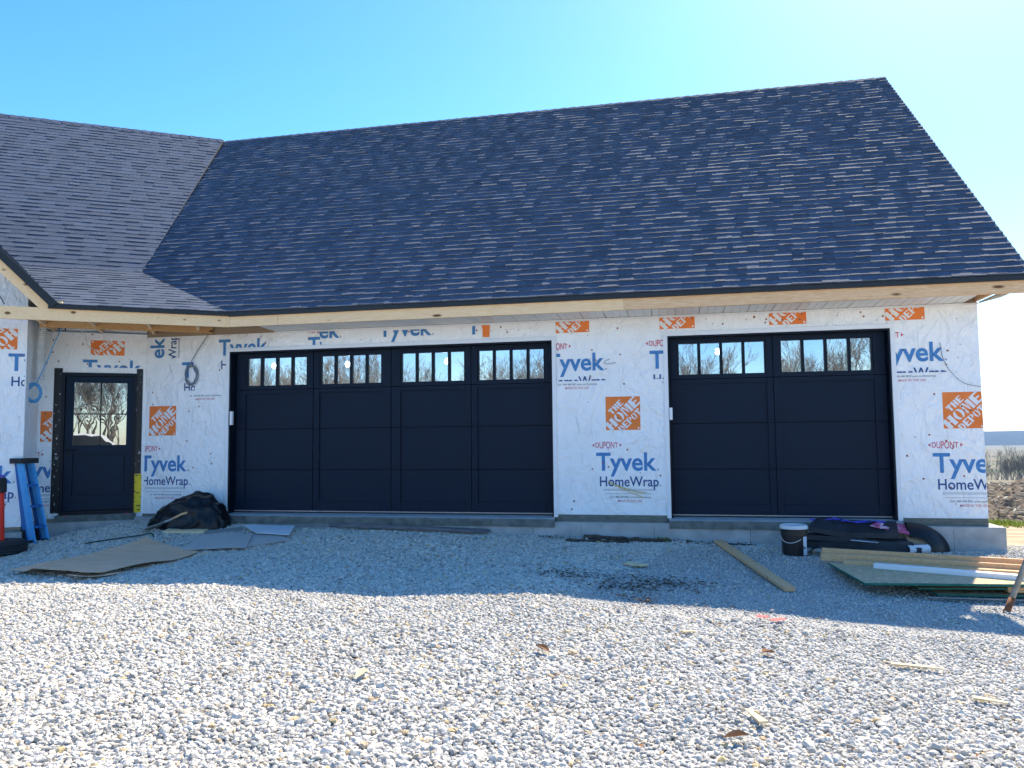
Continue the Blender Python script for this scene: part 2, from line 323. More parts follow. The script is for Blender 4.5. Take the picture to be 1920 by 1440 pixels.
def shingle_plane(O, U, S, poly, roof, seed, expo=.143, wmin=.1, wmax=.27, thin=.0125, thk=.0185, mb_=(.02, .048)):
    rnd = random.Random(seed); N = U.cross(S).normalized()
    if N.z < 0: N = -N
    ar = sum(poly[i][0]*poly[(i+1) % len(poly)][1]-poly[(i+1) % len(poly)][0]*poly[i][1] for i in range(len(poly)))
    if ar < 0: poly = poly[::-1]
    amin = min(p[0] for p in poly); amax = max(p[0] for p in poly); bmax = max(p[1] for p in poly); bmin = min(p[1] for p in poly)
    pos = lambda a, b, h: O+U*a+S*b+N*h
    j = 0
    while bmin+j*expo < bmax:
        b0 = bmin+j*expo; b1 = b0+expo+.018; j += 1
        a = amin-rnd.random()*.3; high = rnd.random() < .5
        while a < amax:
            wd = rnd.uniform(wmin, wmax); a1 = a+wd; high = not high if rnd.random() < .8 else high
            t0 = (thk if high else thin)*rnd.uniform(.85, 1.18); t1 = t0*rnd.uniform(.85, 1.12); bm = b0+rnd.uniform(*mb_)+(rnd.uniform(.02, .06) if rnd.random() < .16 else 0)
            jb = rnd.uniform(-.003, .003); tint = rnd.uniform(.86, 1.1)*(.96 if high else 1.02)
            mb = MB(); tot = 0
            amid = (a+a1)/2+rnd.uniform(-.3, .3)*wd; bm2 = bm+rnd.uniform(-.012, .016)
            hf = lambda q: (lambda fr: (lambda tt: .0025+(tt-.0025)*max(0., min(1., (bm-q[1])/(bm-b0-jb))) if q[1] < bm else .0025-.0015*(q[1]-bm)/(b1-bm))(t0+(t1-t0)*fr))((q[0]-a)/wd)
            for rect, front in (([(a, b0+jb), (a1, b0+jb), (a1, bm), (a, bm)], True), ([(a, bm), (a1, bm), (a1, b1), (a, b1)], False)):
                pl = poly_clip(rect, poly)
                if len(pl) < 3: continue
                tot += 1
                top = [pos(q[0], q[1], hf(q)) for q in pl]; m = len(pl)
                bot = [pos(q[0], q[1], -.004) for q in pl]
                fs = [tuple(range(m))]
                for k in range(m):
                    q, r_ = pl[k], pl[(k+1) % m]
                    if abs(q[1]-bm) < 1e-6 and abs(r_[1]-bm) < 1e-6: continue
                    if not front and abs(q[1]-b1) < 1e-6 and abs(r_[1]-b1) < 1e-6: continue
                    fs.append((k, m+k, m+(k+1) % m, (k+1) % m))
                mb.add(top+bot, fs, 0, tint)
            if tot: ALLTABS.append((roof, mb, V(mb.v[0])))
            a = a1+.0015
def prism(mb, pts, dv, mi=0):
    m = len(pts); mb.add(list(pts)+[p+dv for p in pts], [tuple(range(m)), tuple(range(2*m-1, m-1, -1))]+[(k, m+k, m+(k+1) % m, (k+1) % m) for k in range(m)], mi)
def deck(name, pts, parent=house, m='roof_deck', th=.06):
    N = (pts[1]-pts[0]).cross(pts[2]-pts[1]).normalized()
    if N.z < 0: N = -N
    b = MB(); prism(b, [p-N*.004 for p in pts], -N*th); return b.build(name, m, parent)
cg = math.sqrt(1+SL*SL); SG = V((0, 1, SL)).normalized()
g_poly3 = [K, V((XR, EAVE_Y, EAVE_Z)), V((XR, RY, RZ)), VT, VB]
garage_roof = deck('garage_roof', g_poly3); garage_roof['label'] = 'big dark roof slope over the garage doors'
toab = lambda p, O, U, S: ((p-O).dot(U), (p-O).dot(S))
O = V((0, EAVE_Y, EAVE_Z)); shingle_plane(O, V((1, 0, 0)), SG, [toab(p, O, V((1, 0, 0)), SG) for p in g_poly3], garage_roof, 11)
# wing: steep slope, flared low slope, porch gable slope
D0 = 2.13; FL = (VB.z-K.z)/((K-VB).dot(NN)); WF = (K-VB).dot(NN)
def WK(d, wd, z): q = K+UU*d-NN*wd; return V((q.x, q.y, z))
zf = lambda wd: K.z+FL*wd; zs_ = lambda wd: VB.z+SL*(wd-WF)
dvb = (VB-K).dot(UU); WR = WF+(RZ-VB.z)/SL
d3 = D0+(zf(WF)-K.z); d4 = d3+SL*2.0; gr = d4
fl_poly = [K, VB, WK(d3, WF, VB.z), WK(D0, 0, K.z)]
flare_roof = deck('flare_roof', fl_poly); flare_roof['label'] = 'pale sunlit low slope above the entry door'
SF = (-NN+ZZ*FL).normalized(); shingle_plane(K, -UU, SF, [toab(p, K, -UU, SF) for p in fl_poly], flare_roof, 5, wmin=.14, wmax=.34, thin=.006, thk=.012, mb_=(.06, .11))
dvt = (VT-K).dot(UU)
st_poly = [VB, WK(dvt, WR, RZ), WK(d4, WR, RZ), WK(d4, WF+2, zs_(WF+2)), WK(d3, WF, VB.z)]
wing_roof = deck('wing_roof', st_poly); wing_roof['label'] = 'grey sunlit steep slope left of the valley'
SW = (-NN+ZZ*SL).normalized(); shingle_plane(VB, -UU, SW, [toab(p, VB, -UU, SW) for p in st_poly], wing_roof, 21, wmin=.14, wmax=.34, thin=.006, thk=.013, mb_=(.06, .11))
st2 = [WK(d4, WF+2, zs_(WF+2)), WK(d4, WR, RZ), WK(8.5, WR, RZ), WK(8.5, WF+2, zs_(WF+2))]
deck('roof_deck', st2, wing_roof); shingle_plane(VB, -UU, SW, [toab(p, VB, -UU, SW) for p in st2], wing_roof, 22, thin=.004, thk=.009, mb_=(.06, .11))
gb_poly = [WK(D0, -.03, K.z), WK(d3, WF, VB.z), WK(d4, WF+2, zs_(WF+2)), WK(d4, -.03, zs_(WF+2))]
SB = (UU+ZZ).normalized(); gable_roof = deck('gable_roof', gb_poly); gable_roof['label'] = 'porch gable slope seen almost edge on at far left'
shingle_plane(WK(D0, -.03, K.z), -NN, SB, [toab(p, WK(D0, -.03, K.z), -NN, SB) for p in gb_poly], gable_roof, 31)
zg = zs_(WF+2); deck('roof_deck', [WK(d4, -.03, zg), WK(d4, WF+2, zg), WK(d4+2.67, WF, zg-2.67), WK(d4+2.67, -.03, zg-2.67)], gable_roof)
# hidden back slopes close the building
deck('back_roof', [V((XR, RY, RZ)), VT, V((-3.29, 10.4, EAVE_Z)), V((XR, 10.4, EAVE_Z))]); deck('back_roof', [WK(dvt, WR, RZ), WK(8.5, WR, RZ), WK(8.5, WR+5, RZ-4.4), WK(dvt-1.5, WR+5, RZ-4.4)])
# 300 nearest shingles are parts, the rest one mass for each slope
ALLTABS.sort(key=lambda t: (t[2]-CAM).length)
rest = {}
for k, (roof, mb, c0) in enumerate(ALLTABS):
    if k < 300: mb.build('shingle', 'shingle', roof, tint=True)
    else:
        r_ = rest.setdefault(roof.name, (roof, MB()))[1]
        b = len(r_.v); r_.v += mb.v; r_.f += [[b+i for i in f] for f in mb.f]; r_.m += mb.m; r_.t += mb.t
for roof, mb in rest.values(): mb.build('shingle_courses', 'shingle', roof, tint=True)['kind'] = 'stuff'
# ridge caps and valley edge
def caps(p, q, parent, s1, s2, step=.19):
    d = (q-p); L_ = d.length; d.normalize(); k = 0.
    rnd = random.Random(3)
    while k < L_-.1:
        a = p+d*k; b = p+d*min(L_, k+step+.03); h0, h1 = .016+rnd.random()*.006, .006; mb = MB()
        for sd in (s1, s2):
            mb.add([a+ZZ*h0, b+ZZ*h1, b+sd*.14+ZZ*h1, a+sd*.14+ZZ*h0], [(0, 1, 2, 3)], 0, rnd.uniform(.8, 1.1))
            mb.add([a+ZZ*h0, a+sd*.14+ZZ*h0, a+sd*.14-ZZ*.01, a-ZZ*.01], [(0, 1, 2, 3)], 0, .8)
            mb.add([a+sd*.14+ZZ*h0, b+sd*.14+ZZ*h1, b+sd*.14-ZZ*.012, a+sd*.14-ZZ*.012], [(0, 1, 2, 3)], 0, .8)
        mb.build('ridge_cap', 'shingle', parent, tint=True); k += step
BK = V((0, 1, -SL)).normalized()
caps(V((XR, RY, RZ)), VT, garage_roof, -SG, BK); caps(WK(6, WR, RZ), WK(dvt, WR, RZ), wing_roof, -SW, (-NN-ZZ*SL).normalized())
mb = MB(); mb.tube([VT-ZZ*.004, VB+ZZ*.001], .007, 5); mb.build('valley_edge', 'shingle', wing_roof)
# drip edges, fascia, soffit
mb = MB(); mb.box((K.x, EAVE_Y-.012, 2.815), (XR, EAVE_Y+.03, 2.872)); mb.build('drip_edge', 'drip_edge', house)
mb = MB(); mb.bar(WK(0, .005, 2.848), WK(D0+.1, .005, 2.848), .04, .05); mb.build('drip_edge', 'drip_edge', house)
for x0, x1, m in ((K.x, 1.1, 'pine'), (1.103, 5.9, 'pine'), (5.903, XR, 'pine_old')):
    mb = MB(); mb.box((x0, -.615, 2.672), (x1, -.575, 2.82)); mb.build('fascia_board', m, house)
mb = MB(); mb.bar(WK(-.012, .045, 2.752), WK(4.6, .045, 2.752), .04, .165); o = mb.build('fascia_board', 'pine_wing', house); o['label'] = 'pale pine beam running out to the left under the porch gable'
mb = MB(); mb.bar(WP(-.95, .62, 2.735), WP(1.32, .62, 2.735), .04, .1); mb.build('soffit_nailer', 'pine_orange', house)
for d in (-.75, -.1, .62, 1.25):
    mb = MB(); mb.bar(WP(d, .03, 2.755), WP(d, 1.40, 2.755), .04, .09); mb.build('lookout', 'pine_wing', house)
mb = MB(); mb.bar(WP(0, .03, 2.715), WP(1.43, .03, 2.715), .02, .02); mb.build('ledger_strip', 'wire_grey', house)
x = .75; k = 0
while x < 9.95:
    x1 = min(x+.301, 10.02); mb = MB(); w3 = (x1-x)/3
    for i in range(3):
        a = x+i*w3
        mb.add([(a, -.572, 2.684), (a+w3-.012, -.572, 2.684), (a+w3-.012, -.01, 2.672), (a, -.01, 2.672), (a+w3-.006, -.572, 2.692), (a+w3-.006, -.01, 2.68), (a+w3, -.572, 2.684), (a+w3, -.01, 2.672)], [(0, 1, 2, 3), (1, 4, 5, 2), (4, 6, 7, 5)])
    mb.build('soffit_panel', 'soffit', house); x = x1+.004
mb = MB(); mb.box((.72, -.03, 2.645), (10.19, -.011, 2.668)); mb.build('soffit_channel', 'white_trim', house)
mb = MB(); mb.box((9.98, -.57, 2.7), (10.03, .0, 2.8)); mb.box((10.16, -.57, 2.69), (10.2, .0, 2.8)); mb.build('lookout', 'pine_old', house)
mb = MB(); prism(mb, [V((10.2, -.5, 2.66)), V((10.42, -.56, 2.71)), V((10.42, -.1, 2.71)), V((10.2, -.02, 2.66))], V((0, 0, .02))); mb.build('soffit_offcut', 'lumber_grey', house)
mb = MB(); prism(mb, [V((XR-.05, -.6, 2.70)), V((XR-.05, -.6, 2.84)), V((XR-.05, RY, RZ-.06)), V((XR-.05, RY, RZ-.22))], V((.038, 0, 0))); mb.build('rake_board', 'pine_old', house)
# porch gable rake board and its black edge
ra = [(D0-.05, K.z-.16), (D0-.05, K.z-.03), (d4, zg-.03), (d4, zg-.22)]
mb = MB(); prism(mb, [WK(a, .02, b) for a, b in ((D0-.02, K.z-.05), (d4, zg-.05), (d4, zg-.29), (D0+.22, K.z-.05))], -NN*.04); mb.build('rake_board', 'pine_wing', house)
mb = MB(); prism(mb, [WK(a, -.032, b) for a, b in ((D0-.02, K.z+.01), (d4, zg+.01), (d4, zg-.075), (D0+.06, K.z-.055))], -NN*.05); mb.build('drip_edge', 'drip_edge', house)
mb = MB(); mb.bar(WK(D0+.06, .03, K.z+.02), WK(D0-.06, .03, K.z+.02), .05, .045); mb.build('fascia_block', 'pine_wing', house)

# walls (sheathing) behind the wrap
TOP = 2.95
def wallbox(a, b, m='interior', nm='wall'): q = MB(); q.box(a, b); return q.build(nm, m, house)
wallbox((-1.42, 0, -.06), (0, .14, TOP)); wallbox((4.877, 0, -.06), (6.428, .14, TOP)); wallbox((9.171, 0, -.06), (10.18, .14, TOP))
wallbox((0, 0, 2.44), (4.877, .14, TOP), nm='header'); wallbox((6.428, 0, 2.44), (9.171, .14, TOP), nm='header')
q = MB(); prism(q, [V((10.04, .14, -.06)), V((10.04, 9.8, -.06)), V((10.04, 9.8, 2.9)), V((10.04, RY, RZ-.3)), V((10.04, .14, 2.95))], V((.14, 0, 0))); q.build('wall', 'house_wrap', house)
wallbox((-5, 9.7, -.06), (10.04, 9.84, TOP), 'house_wrap'); wallbox((-1.56, .14, -.06), (-1.42, 9.7, TOP)); wallbox((-1.42, .16, 2.8), (10.03, 9.7, 2.84), nm='ceiling')
wallbox((-1.4, .17, -.3), (10.03, 9.69, -.004), 'slab', 'floor_slab')
# wing wall pieces with door hole u .13..1.13, bump-out at u 1.43
def wing_box(u0, u1, o0, o1, z0, z1, m, nm, parent=house):
    q = MB(); q.box((u0, o0, z0), (u1, o1, z1), T=lambda p: WP(p.x, p.y, p.z)); q.f = [f[::-1] for f in q.f]; return q.build(nm, m, parent)
wing_box(0, .14, -.14, 0, -.1, TOP, 'interior', 'wall'); wing_box(1.115, 1.43, -.14, 0, -.1, TOP, 'interior', 'wall'); wing_box(.14, 1.115, -.14, 0, 2.1, TOP, 'interior', 'wall')
wing_box(-.5, 5, -3.2, -3.1, -.3, 3, 'interior', 'wall'); wing_box(-.4, 5, -3.1, -.15, -.3, -.01, 'slab', 'floor_slab')
q = MB(); prism(q, [WP(u, .66, z) for u, z in ((1.43, -.1), (4.6, -.1), (4.6, 2.9), (d4-1.179, zg-.15), (1.43, 2.885+1.43+1.179-D0-.12))], NN*.14); q.build('wall', 'interior', house); wing_box(1.43, 1.57, 0, .66, -.1, 2.95, 'interior', 'wall')
# house wrap sheets
def wrap_g(rects, off, nm='house_wrap'):
    out = []
    for x0, x1, z0, z1 in rects:
        q = MB(); q.box((x0, -off, z0), (x1, -.0005, z1)); out.append(((x0, z0, x1, z1), q.build(nm, 'house_wrap', house)))
    return out
wrapA = wrap_g([(-1.415, -.0, 0-.055, 1.82), (4.877, 6.428, 0, 1.82), (9.171, 10.185, -.012, 1.82)], .007)
wrapB = wrap_g([(-1.415, 0, 1.8, 2.66), (4.877, 6.428, 1.8, 2.66), (9.171, 10.182, 1.8, 2.66), (0, 4.877, 2.4, 2.66), (6.428, 9.171, 2.4, 2.66)], .004)
def wrap_w(rects, off):
    out = []
    for u0, u1, z0, z1, o in rects:
        q = MB(); q.box((u0, o+.0005, z0), (u1, o+off, z1), T=lambda p: WP(p.x, p.y, p.z))
        q.f = [f[::-1] for f in q.f]; out.append(((u0, z0, u1, z1), q.build('house_wrap', 'house_wrap', house)))
    return out
wrapC = wrap_w([(0, .135, -.07, 2.95, 0), (.135, 1.12, 2.09, 2.95, 0), (1.12, 1.43, -.05, 2.95, 0)], .005)
gtop = lambda u: 2.885+(u+1.179-D0)-.12
q = MB(); prism(q, [WP(u, .8005, z) for u, z in ((1.43, -.07), (4.6, -.07), (4.6, 2.9), (d4-1.179, zg-.15), (1.43, gtop(1.43)))], NN*.0045)
wrapC.append(((1.43, -.07, 6, 5), q.build('house_wrap', 'house_wrap', house)))
q = MB(); q.box((1.425, .005, -.07), (1.4295, .804, 2.95), T=lambda p: WP(p.x, p.y, p.z)); wrapD = q.build('house_wrap', 'house_wrap', house)
q = MB(); q.box((10.1795, 0, -.03), (10.186, 9.7, 2.7)); q.build('house_wrap', 'house_wrap', house)

# ---- printing on the wrap (real lettering, flat on the sheet)
FONTC = {}
def text2d(s, offset=0.):
    key = (s, offset)
    if key not in FONTC:
        cu = bpy.data.curves.new('lettering', 'FONT'); cu.body = s; cu.size = 1; cu.offset = offset; cu.resolution_u = 4; cu.fill_mode = 'BOTH' if False else 'FRONT'
        ob = bpy.data.objects.new('lettering', cu); me = bpy.data.meshes.new_from_object(ob)
        vs_ = [(v.co.x, v.co.y) for v in me.vertices]; fs_ = [tuple(p_.vertices) for p_ in me.polygons]
        FONTC[key] = (vs_, fs_); bpy.data.objects.remove(ob); bpy.data.curves.remove(cu); bpy.data.meshes.remove(me)
    return FONTC[key]
CAPH = max(v[1] for v in text2d('H')[0])
class Print2D:
    def __init__(s): s.items = []
    def text(s, t, x, y, w, caph, mi, layer=0, offset=.0, xf=None):
        vs_, fs_ = text2d(t, offset)
        if not vs_: return
        x0 = min(v[0] for v in vs_); x1 = max(v[0] for v in vs_); sx = w/(x1-x0); sy = caph/CAPH
        pts = [((v[0]-x0)*sx+x, v[1]*sy+y) for v in vs_]
        if xf: pts = [xf(*p_) for p_ in pts]
        s.items.append((pts, fs_, mi, layer))
    def poly(s, pts, mi, layer=0): s.items.append((pts, [tuple(range(len(pts)))], mi, layer))
    def rect(s, x0, y0, x1, y1, mi, layer=0): s.poly([(x0, y0), (x1, y0), (x1, y1), (x0, y1)], mi, layer)
    def build(s, name, mats, parent, frame, clips, xf=None):
        for (cx0, cy0, cx1, cy1) in clips:
            bm = bmesh.new()
            for pts, fs_, mi, layer in s.items:
                if xf: pts = [xf(*p_) for p_ in pts]
                if max(p_[0] for p_ in pts) < cx0 or min(p_[0] for p_ in pts) > cx1 or max(p_[1] for p_ in pts) < cy0 or min(p_[1] for p_ in pts) > cy1: continue
                vv = [bm.verts.new((p_[0], p_[1], layer)) for p_ in pts]
                for f in fs_:
                    try: bm.faces.new([vv[i] for i in f]).material_index = mi
                    except ValueError: pass
            for co, no in (((cx0, 0, 0), (-1, 0, 0)), ((cx1, 0, 0), (1, 0, 0)), ((0, cy0, 0), (0, -1, 0)), ((0, cy1, 0), (0, 1, 0))):
                bmesh.ops.bisect_plane(bm, geom=bm.verts[:]+bm.edges[:]+bm.faces[:], plane_co=co, plane_no=no, clear_outer=True)
            if not bm.faces: bm.free(); continue
            for v in bm.verts: v.co = frame(v.co.x, v.co.y, v.co.z)
            bm.normal_update()
            me = bpy.data.meshes.new(name); bm.to_mesh(me); bm.free()
            for m in mats: me.materials.append(MATS[m])
            o = bpy.data.objects.new(name, me); C.objects.link(o)
            cx, cy = (cx0+cx1)/2, (cy0+cy1)/2
            o.parent = min(parent, key=lambda r_: max(r_[0][0]-cx, cx-r_[0][2], 0)+max(r_[0][1]-cy, cy-r_[0][3], 0))[1] if isinstance(parent, list) else parent
FG = lambda x, z, l: V((x, -.0085-.0007*l, z))
FW = lambda u, z, l: WP(u, .0065+.0007*l, z)
FB = lambda u, z, l: WP(u, .8065+.0007*l, z)
def _r(x0, y0, x1, y1): return [(x0, y0), (x1, y0), (x1, y1), (x0, y1)]
def _ring(a0, a1, cx, rx, cy=.5, ry=.5, ix=.36, iy=.8, n_=5):
    A_ = [R(a0+(a1-a0)*k/n_) for k in range(n_+1)]
    return [[(cx+rx*math.cos(p_), cy+ry*math.sin(p_)), (cx+rx*math.cos(q_), cy+ry*math.sin(q_)), (cx+rx*ix*math.cos(q_), cy+ry*iy*math.sin(q_)), (cx+rx*ix*math.cos(p_), cy+ry*iy*math.sin(p_))] for p_, q_ in zip(A_, A_[1:])]
STENCIL = {'H': [_r(0, 0, .4, 1), _r(.6, 0, 1, 1), _r(.4, .45, .6, .56)], 'E': [_r(0, 0, .42, 1), _r(.42, .84, 1, 1), _r(.42, .43, .82, .58), _r(.42, 0, 1, .17)],
           'T': [_r(.3, 0, .7, .8), _r(0, .82, 1, 1), _r(0, .66, .12, .82), _r(.88, .66, 1, .82)], 'O': _ring(98, 262, .46, .46)+_ring(-82, 82, .54, .46),
           'M': [_r(0, 0, .17, 1), [(.19, 1), (.4, 1), (.56, .12), (.46, .12)], [(.57, .2), (.7, 1), (.6, 1), (.53, .45)], _r(.7, 0, 1, 1)],
           'D': [_r(0, 0, .38, 1)]+_ring(-88, 88, .44, .56), 'P': [_r(0, 0, .38, 1)]+_ring(-88, 88, .44, .56, .7, .3)}
def logo():
    P = Print2D(); a = .457; h = .447; P.rect(0, 0, a, h, 0)
    cs = math.cos(R(44)); sn = math.sin(R(44))
    def rot(al, pe): return lambda x, y: (a/2+(x+al*a)*cs-(y+pe*a)*sn, h/2+(x+al*a)*sn+(y+pe*a)*cs)
    for t, w_, hh, al, pe in (('THE', .5, .18, -.02, .27), ('HOME', 1.24, .29, 0, 0), ('DEPOT', .84, .2, .0, -.29)):
        f = rot(al, pe); k = len(t); cw = w_*a/k*(.9 if k > 3 else .86)
        for i, ch in enumerate(t):
            x0 = -w_*a/2+(i+.05)*w_*a/k
            for li, pg in enumerate(STENCIL[ch]): P.poly([f(x0+u_*cw, (v_-.5)*hh*a) for u_, v_ in pg], 1, 1+.25*(li % 4))
    P.poly([(a*.945+.013*math.cos(i*.785), h*.055+.013*math.sin(i*.785)) for i in range(8)], 1, 1)
    return P
def lettering(call=True, main=True):
    P = Print2D(); y0 = 0.
    if main:
        bul = lambda x, y: (x, -.2+(y+.2)*(1.0-.62*abs((x-.005)/.2)**2))
        P.text('DUPONT', -.145, -.245, .30, .09, 1, 0, .01, bul)
        P.poly([(-.19, -.2), (-.16, -.222), (-.16, -.178)], 1); P.poly([(.205, -.2), (.175, -.178), (.175, -.222)], 1)
        P.text('Tyvek', -.14, -.535, .795, .228, 0, 0, .022); P.text('HomeWrap', -.095, -.745, .775, .125, 2, 0, .014)
        P.poly([(.675+.014*math.cos(i), -.525+.014*math.sin(i)) for i in range(6)], 3); P.poly([(.70+.012*math.cos(i), -.735+.012*math.sin(i)) for i in range(6)], 3)
        for z, xa, xb in ((-.785, -.05, .64), (-.800, -.05, .64), (-.845, -.02, .585)): P.rect(xa, z-.0035, xb, z+.0035, 3)
    if call:
        P.text('Call 1-800-448-9835 tyvek.com/homewrap', .03, -.90, .54, .024, 4, 0, .0); P.text('MADE IN THE USA', .14, -.953, .32, .028, 1, 0, .005)
    return P
LM = ['print_blue', 'print_red', 'print_navy', 'print_grey', 'print_black']; GM = ['print_orange', 'print_white']
LOGO = logo(); LET = lettering(); LETM = lettering(call=False); LETC = lettering(main=False)
sh = lambda dx, dz: (lambda x, y: (x+dx, y+dz))
R1 = (-1.413, -.05, -.055, 2.62); R2 = (4.935, .005, 6.372, 2.62); R3 = (9.23, -.01, 10.18, 2.62)
ZS_ = 1.822
for k, rg in ((-5, R1), (0, R2), (3, R3)):
    x0 = 5.595+1.388*k-(.02 if k == 3 else 0)
    LOGO.build('printed_logo', GM, wrapA, FG, [(rg[0], rg[1], rg[2], ZS_)], sh(x0, 1.155-(.03 if k == 3 else 0))); LET.build('printed_lettering', LM, wrapA, FG, [(rg[0], rg[1], rg[2], ZS_)], sh(x0, 1.155-(.03 if k == 3 else 0)))
for k in range(4):
    x0 = 4.935+1.397*k
    LOGO.build('printed_logo', GM, wrapB, FG, [(4.935, 2.452, 9.7, 2.642)], sh(x0, 2.49))
    for rg in (R2, R3):
        LETM.build('printed_lettering', LM, wrapB, FG, [(rg[0], 1.826, rg[2], 2.4)], sh(x0, 2.505)); LETC.build('printed_lettering', LM, wrapA, FG, [(rg[0], 1.6, rg[2], 1.815)], sh(x0-.02, 2.67))
# cut pieces above the left door and on the short wall beside it
LETM.build('printed_lettering', LM, wrapB, FG, [(-.3, 2.452, .95, 2.645), (-.3, 2.1, -.058, 2.452)], sh(-.05, 2.885)); LETM.build('printed_lettering', LM, wrapB, FG, [(1.15, 2.452, 1.475, 2.645)], sh(1.4, 2.87))
LETM.build('printed_lettering', LM, wrapB, FG, [(1.405, 2.53, 1.9, 2.642)], sh(1.105, 3.085)); LETM.build('printed_lettering', LM, wrapB, FG, [(2.2, 2.452, 3.25, 2.62)], sh(2.5, 3.072))
Pm = Print2D(); Pm.rect(3.75, 2.515, 3.795, 2.635, 0); Pm.build('printed_lettering', LM, wrapB, FG, [(3.7, 2.4, 3.9, 2.7)])
Pm = Print2D(); Pm.poly([(3.9, 2.475), (4.0, 2.47), (4.005, 2.64), (3.88, 2.64), (3.9, 2.6)], 0); Pm.build('printed_logo', GM, wrapB, FG, [(3.8, 2.4, 4.1, 2.7)])
LETM.build('printed_lettering', LM, wrapB, FG, [(-.85, 1.826, -.58, 2.3)], sh(-.665, 2.56)); LETC.build('printed_lettering', LM, wrapA, FG, [(-1.4, 1.6, -.058, 1.815)], sh(-.70, 2.635))
rot90 = lambda dx, dz: (lambda x, y: (-y+dx, x+dz))
LETM.build('printed_lettering', LM, wrapB, FG, [(-1.40, 2.33, -.85, 2.64)], rot90(-1.655, 2.0))
# wing wall: along +u the text runs to the left, so mirror x
mir = lambda u0, z0: (lambda x, y: (u0-x, y+z0)); upd = lambda u0, z0: (lambda x, y: (u0+x, z0-y))
LOGO.build('printed_logo', GM, wrapC, FW, [(1.245, .9, 1.425, 1.8)], mir(1.392, 1.078)); LET.build('printed_lettering', LM, wrapC, FW, [(1.245, .0, 1.425, 1.0)], mir(1.54, 1.09))
LOGO.build('printed_logo', GM, wrapC, FW, [(.2, 2.372, 1.0, 2.7)], upd(.31, 2.595)); LETM.build('printed_lettering', LM, wrapC, FW, [(.02, 2.185, 1.2, 2.34)], mir(.725, 2.602))
Pm = Print2D(); Pm.text('H', 1.1, 2.73, .1, .1, 2, 0, .01); Pm.build('printed_lettering', LM, wrapC, FW, [(1, 2.6, 1.3, 2.95)])
LOGO.build('printed_logo', GM, wrapC, FB, [(1.44, 2.34, 2.2, 2.9)], upd(1.54, 2.625)); LETM.build('printed_lettering', LM, wrapC, FB, [(1.44, 1.82, 2.3, 2.3)], mir(1.50, 2.585)); LET.build('printed_lettering', LM, wrapC, FB, [(1.435, .0, 2.3, 1.0)], mir(2.20, 1.06))
# cap nails
rnd = random.Random(4)
def nails(frame, rects, parent, n_):
    q = MB()
    for k in range(n_):
        x0, z0, x1, z1 = rnd.choice(rects); x = rnd.uniform(x0, x1); z = rnd.uniform(z0, z1); s_ = rnd.choice((.007, .012, .013))
        cpt = [frame(x+s_*math.cos(i*math.pi/4), z+s_*math.sin(i*math.pi/4), 3) for i in range(8)]; c2 = frame(x, z, 8)
        q.add(cpt+[c2], [(i, (i+1) % 8, 8) for i in range(8)])
    q.build('cap_nail', 'cap_nail', parent[0][1] if isinstance(parent, list) else parent)['kind'] = 'stuff'
nails(FG, [(-1.35, .0, -.1, 2.6), (5, .05, 6.3, 2.6), (9.3, .05, 10.1, 2.6), (.2, 2.5, 4.8, 2.62), (6.5, 2.5, 9.1, 2.62)], wrapA, 95); nails(FW, [(.2, 2.15, 1.4, 2.7), (1.25, .2, 1.42, 2.6)], wrapC, 22); nails(FB, [(1.45, .1, 2.4, 3.3)], wrapC[3:], 18)

# ---- foundation, slab lips, sill
q = MB(); q.box((-1.5, -.13, -.75), (10.325, .16, -.062)); foundation = q.build('foundation', 'concrete', house)
q = MB(); q.box((10.04, .16, -.75), (10.325, 9.8, -.062)); q.build('foundation', 'concrete', house)
for x0, x1 in ((-1.42, -.03), (4.91, 6.395), (9.205, 10.18)):
    q = MB(); q.box((x0, -.018, -.0615), (x1, .0, .03 if x0 > 0 else -.02)); q.build('sill_plate', 'treated_sill', house)
for x0, x1 in ((-.02, 4.9), (6.4, 9.2)):
    q = MB(); nn_ = 60; P = []
    for i in range(nn_+1):
        x = x0+(x1-x0)*i/nn_; zb = -.125-.012*abs(noise.noise(V((x*4, 1, 0))))-.02*max(0, noise.noise(V((x*1.7, 5, 0))))
        P.append([(x, .2, 0), (x, -.10, -.008), (x, -.148, -.022), (x, -.152, -.04), (x, -.147, zb)])
    q.grid(P); q.add([P[0][k] for k in range(5)]+[(x0, .2, -.12)], [(0, 1, 2, 3, 4, 5)]); q.add([P[-1][k] for k in range(5)]+[(x1, .2, -.12)], [(5, 4, 3, 2, 1, 0)])
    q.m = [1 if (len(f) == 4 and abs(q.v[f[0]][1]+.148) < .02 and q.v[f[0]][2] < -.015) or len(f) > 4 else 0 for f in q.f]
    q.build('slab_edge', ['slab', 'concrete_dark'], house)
for x in (4.6, 5.25, 6.2, 7.4, 9.75):
    q = MB(); q.box((x, -.1315, -.6), (x+.006, -.125, -.1)); q.build('form_seam', 'concrete_dark', foundation)
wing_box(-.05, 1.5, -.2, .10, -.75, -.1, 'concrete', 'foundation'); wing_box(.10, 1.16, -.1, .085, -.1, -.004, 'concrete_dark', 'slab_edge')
wing_box(1.43, 6, .5, .88, -.75, -.14, 'concrete', 'foundation'); wing_box(1.40, 1.45, 0, .88, -.75, -.141, 'concrete', 'foundation'); wing_box(1.432, 6, .7, .795, -.142, -.06, 'concrete_dark', 'sill_plate'); wing_box(1.427, 1.5, .1, .79, -.142, -.06, 'concrete_dark', 'sill_plate')

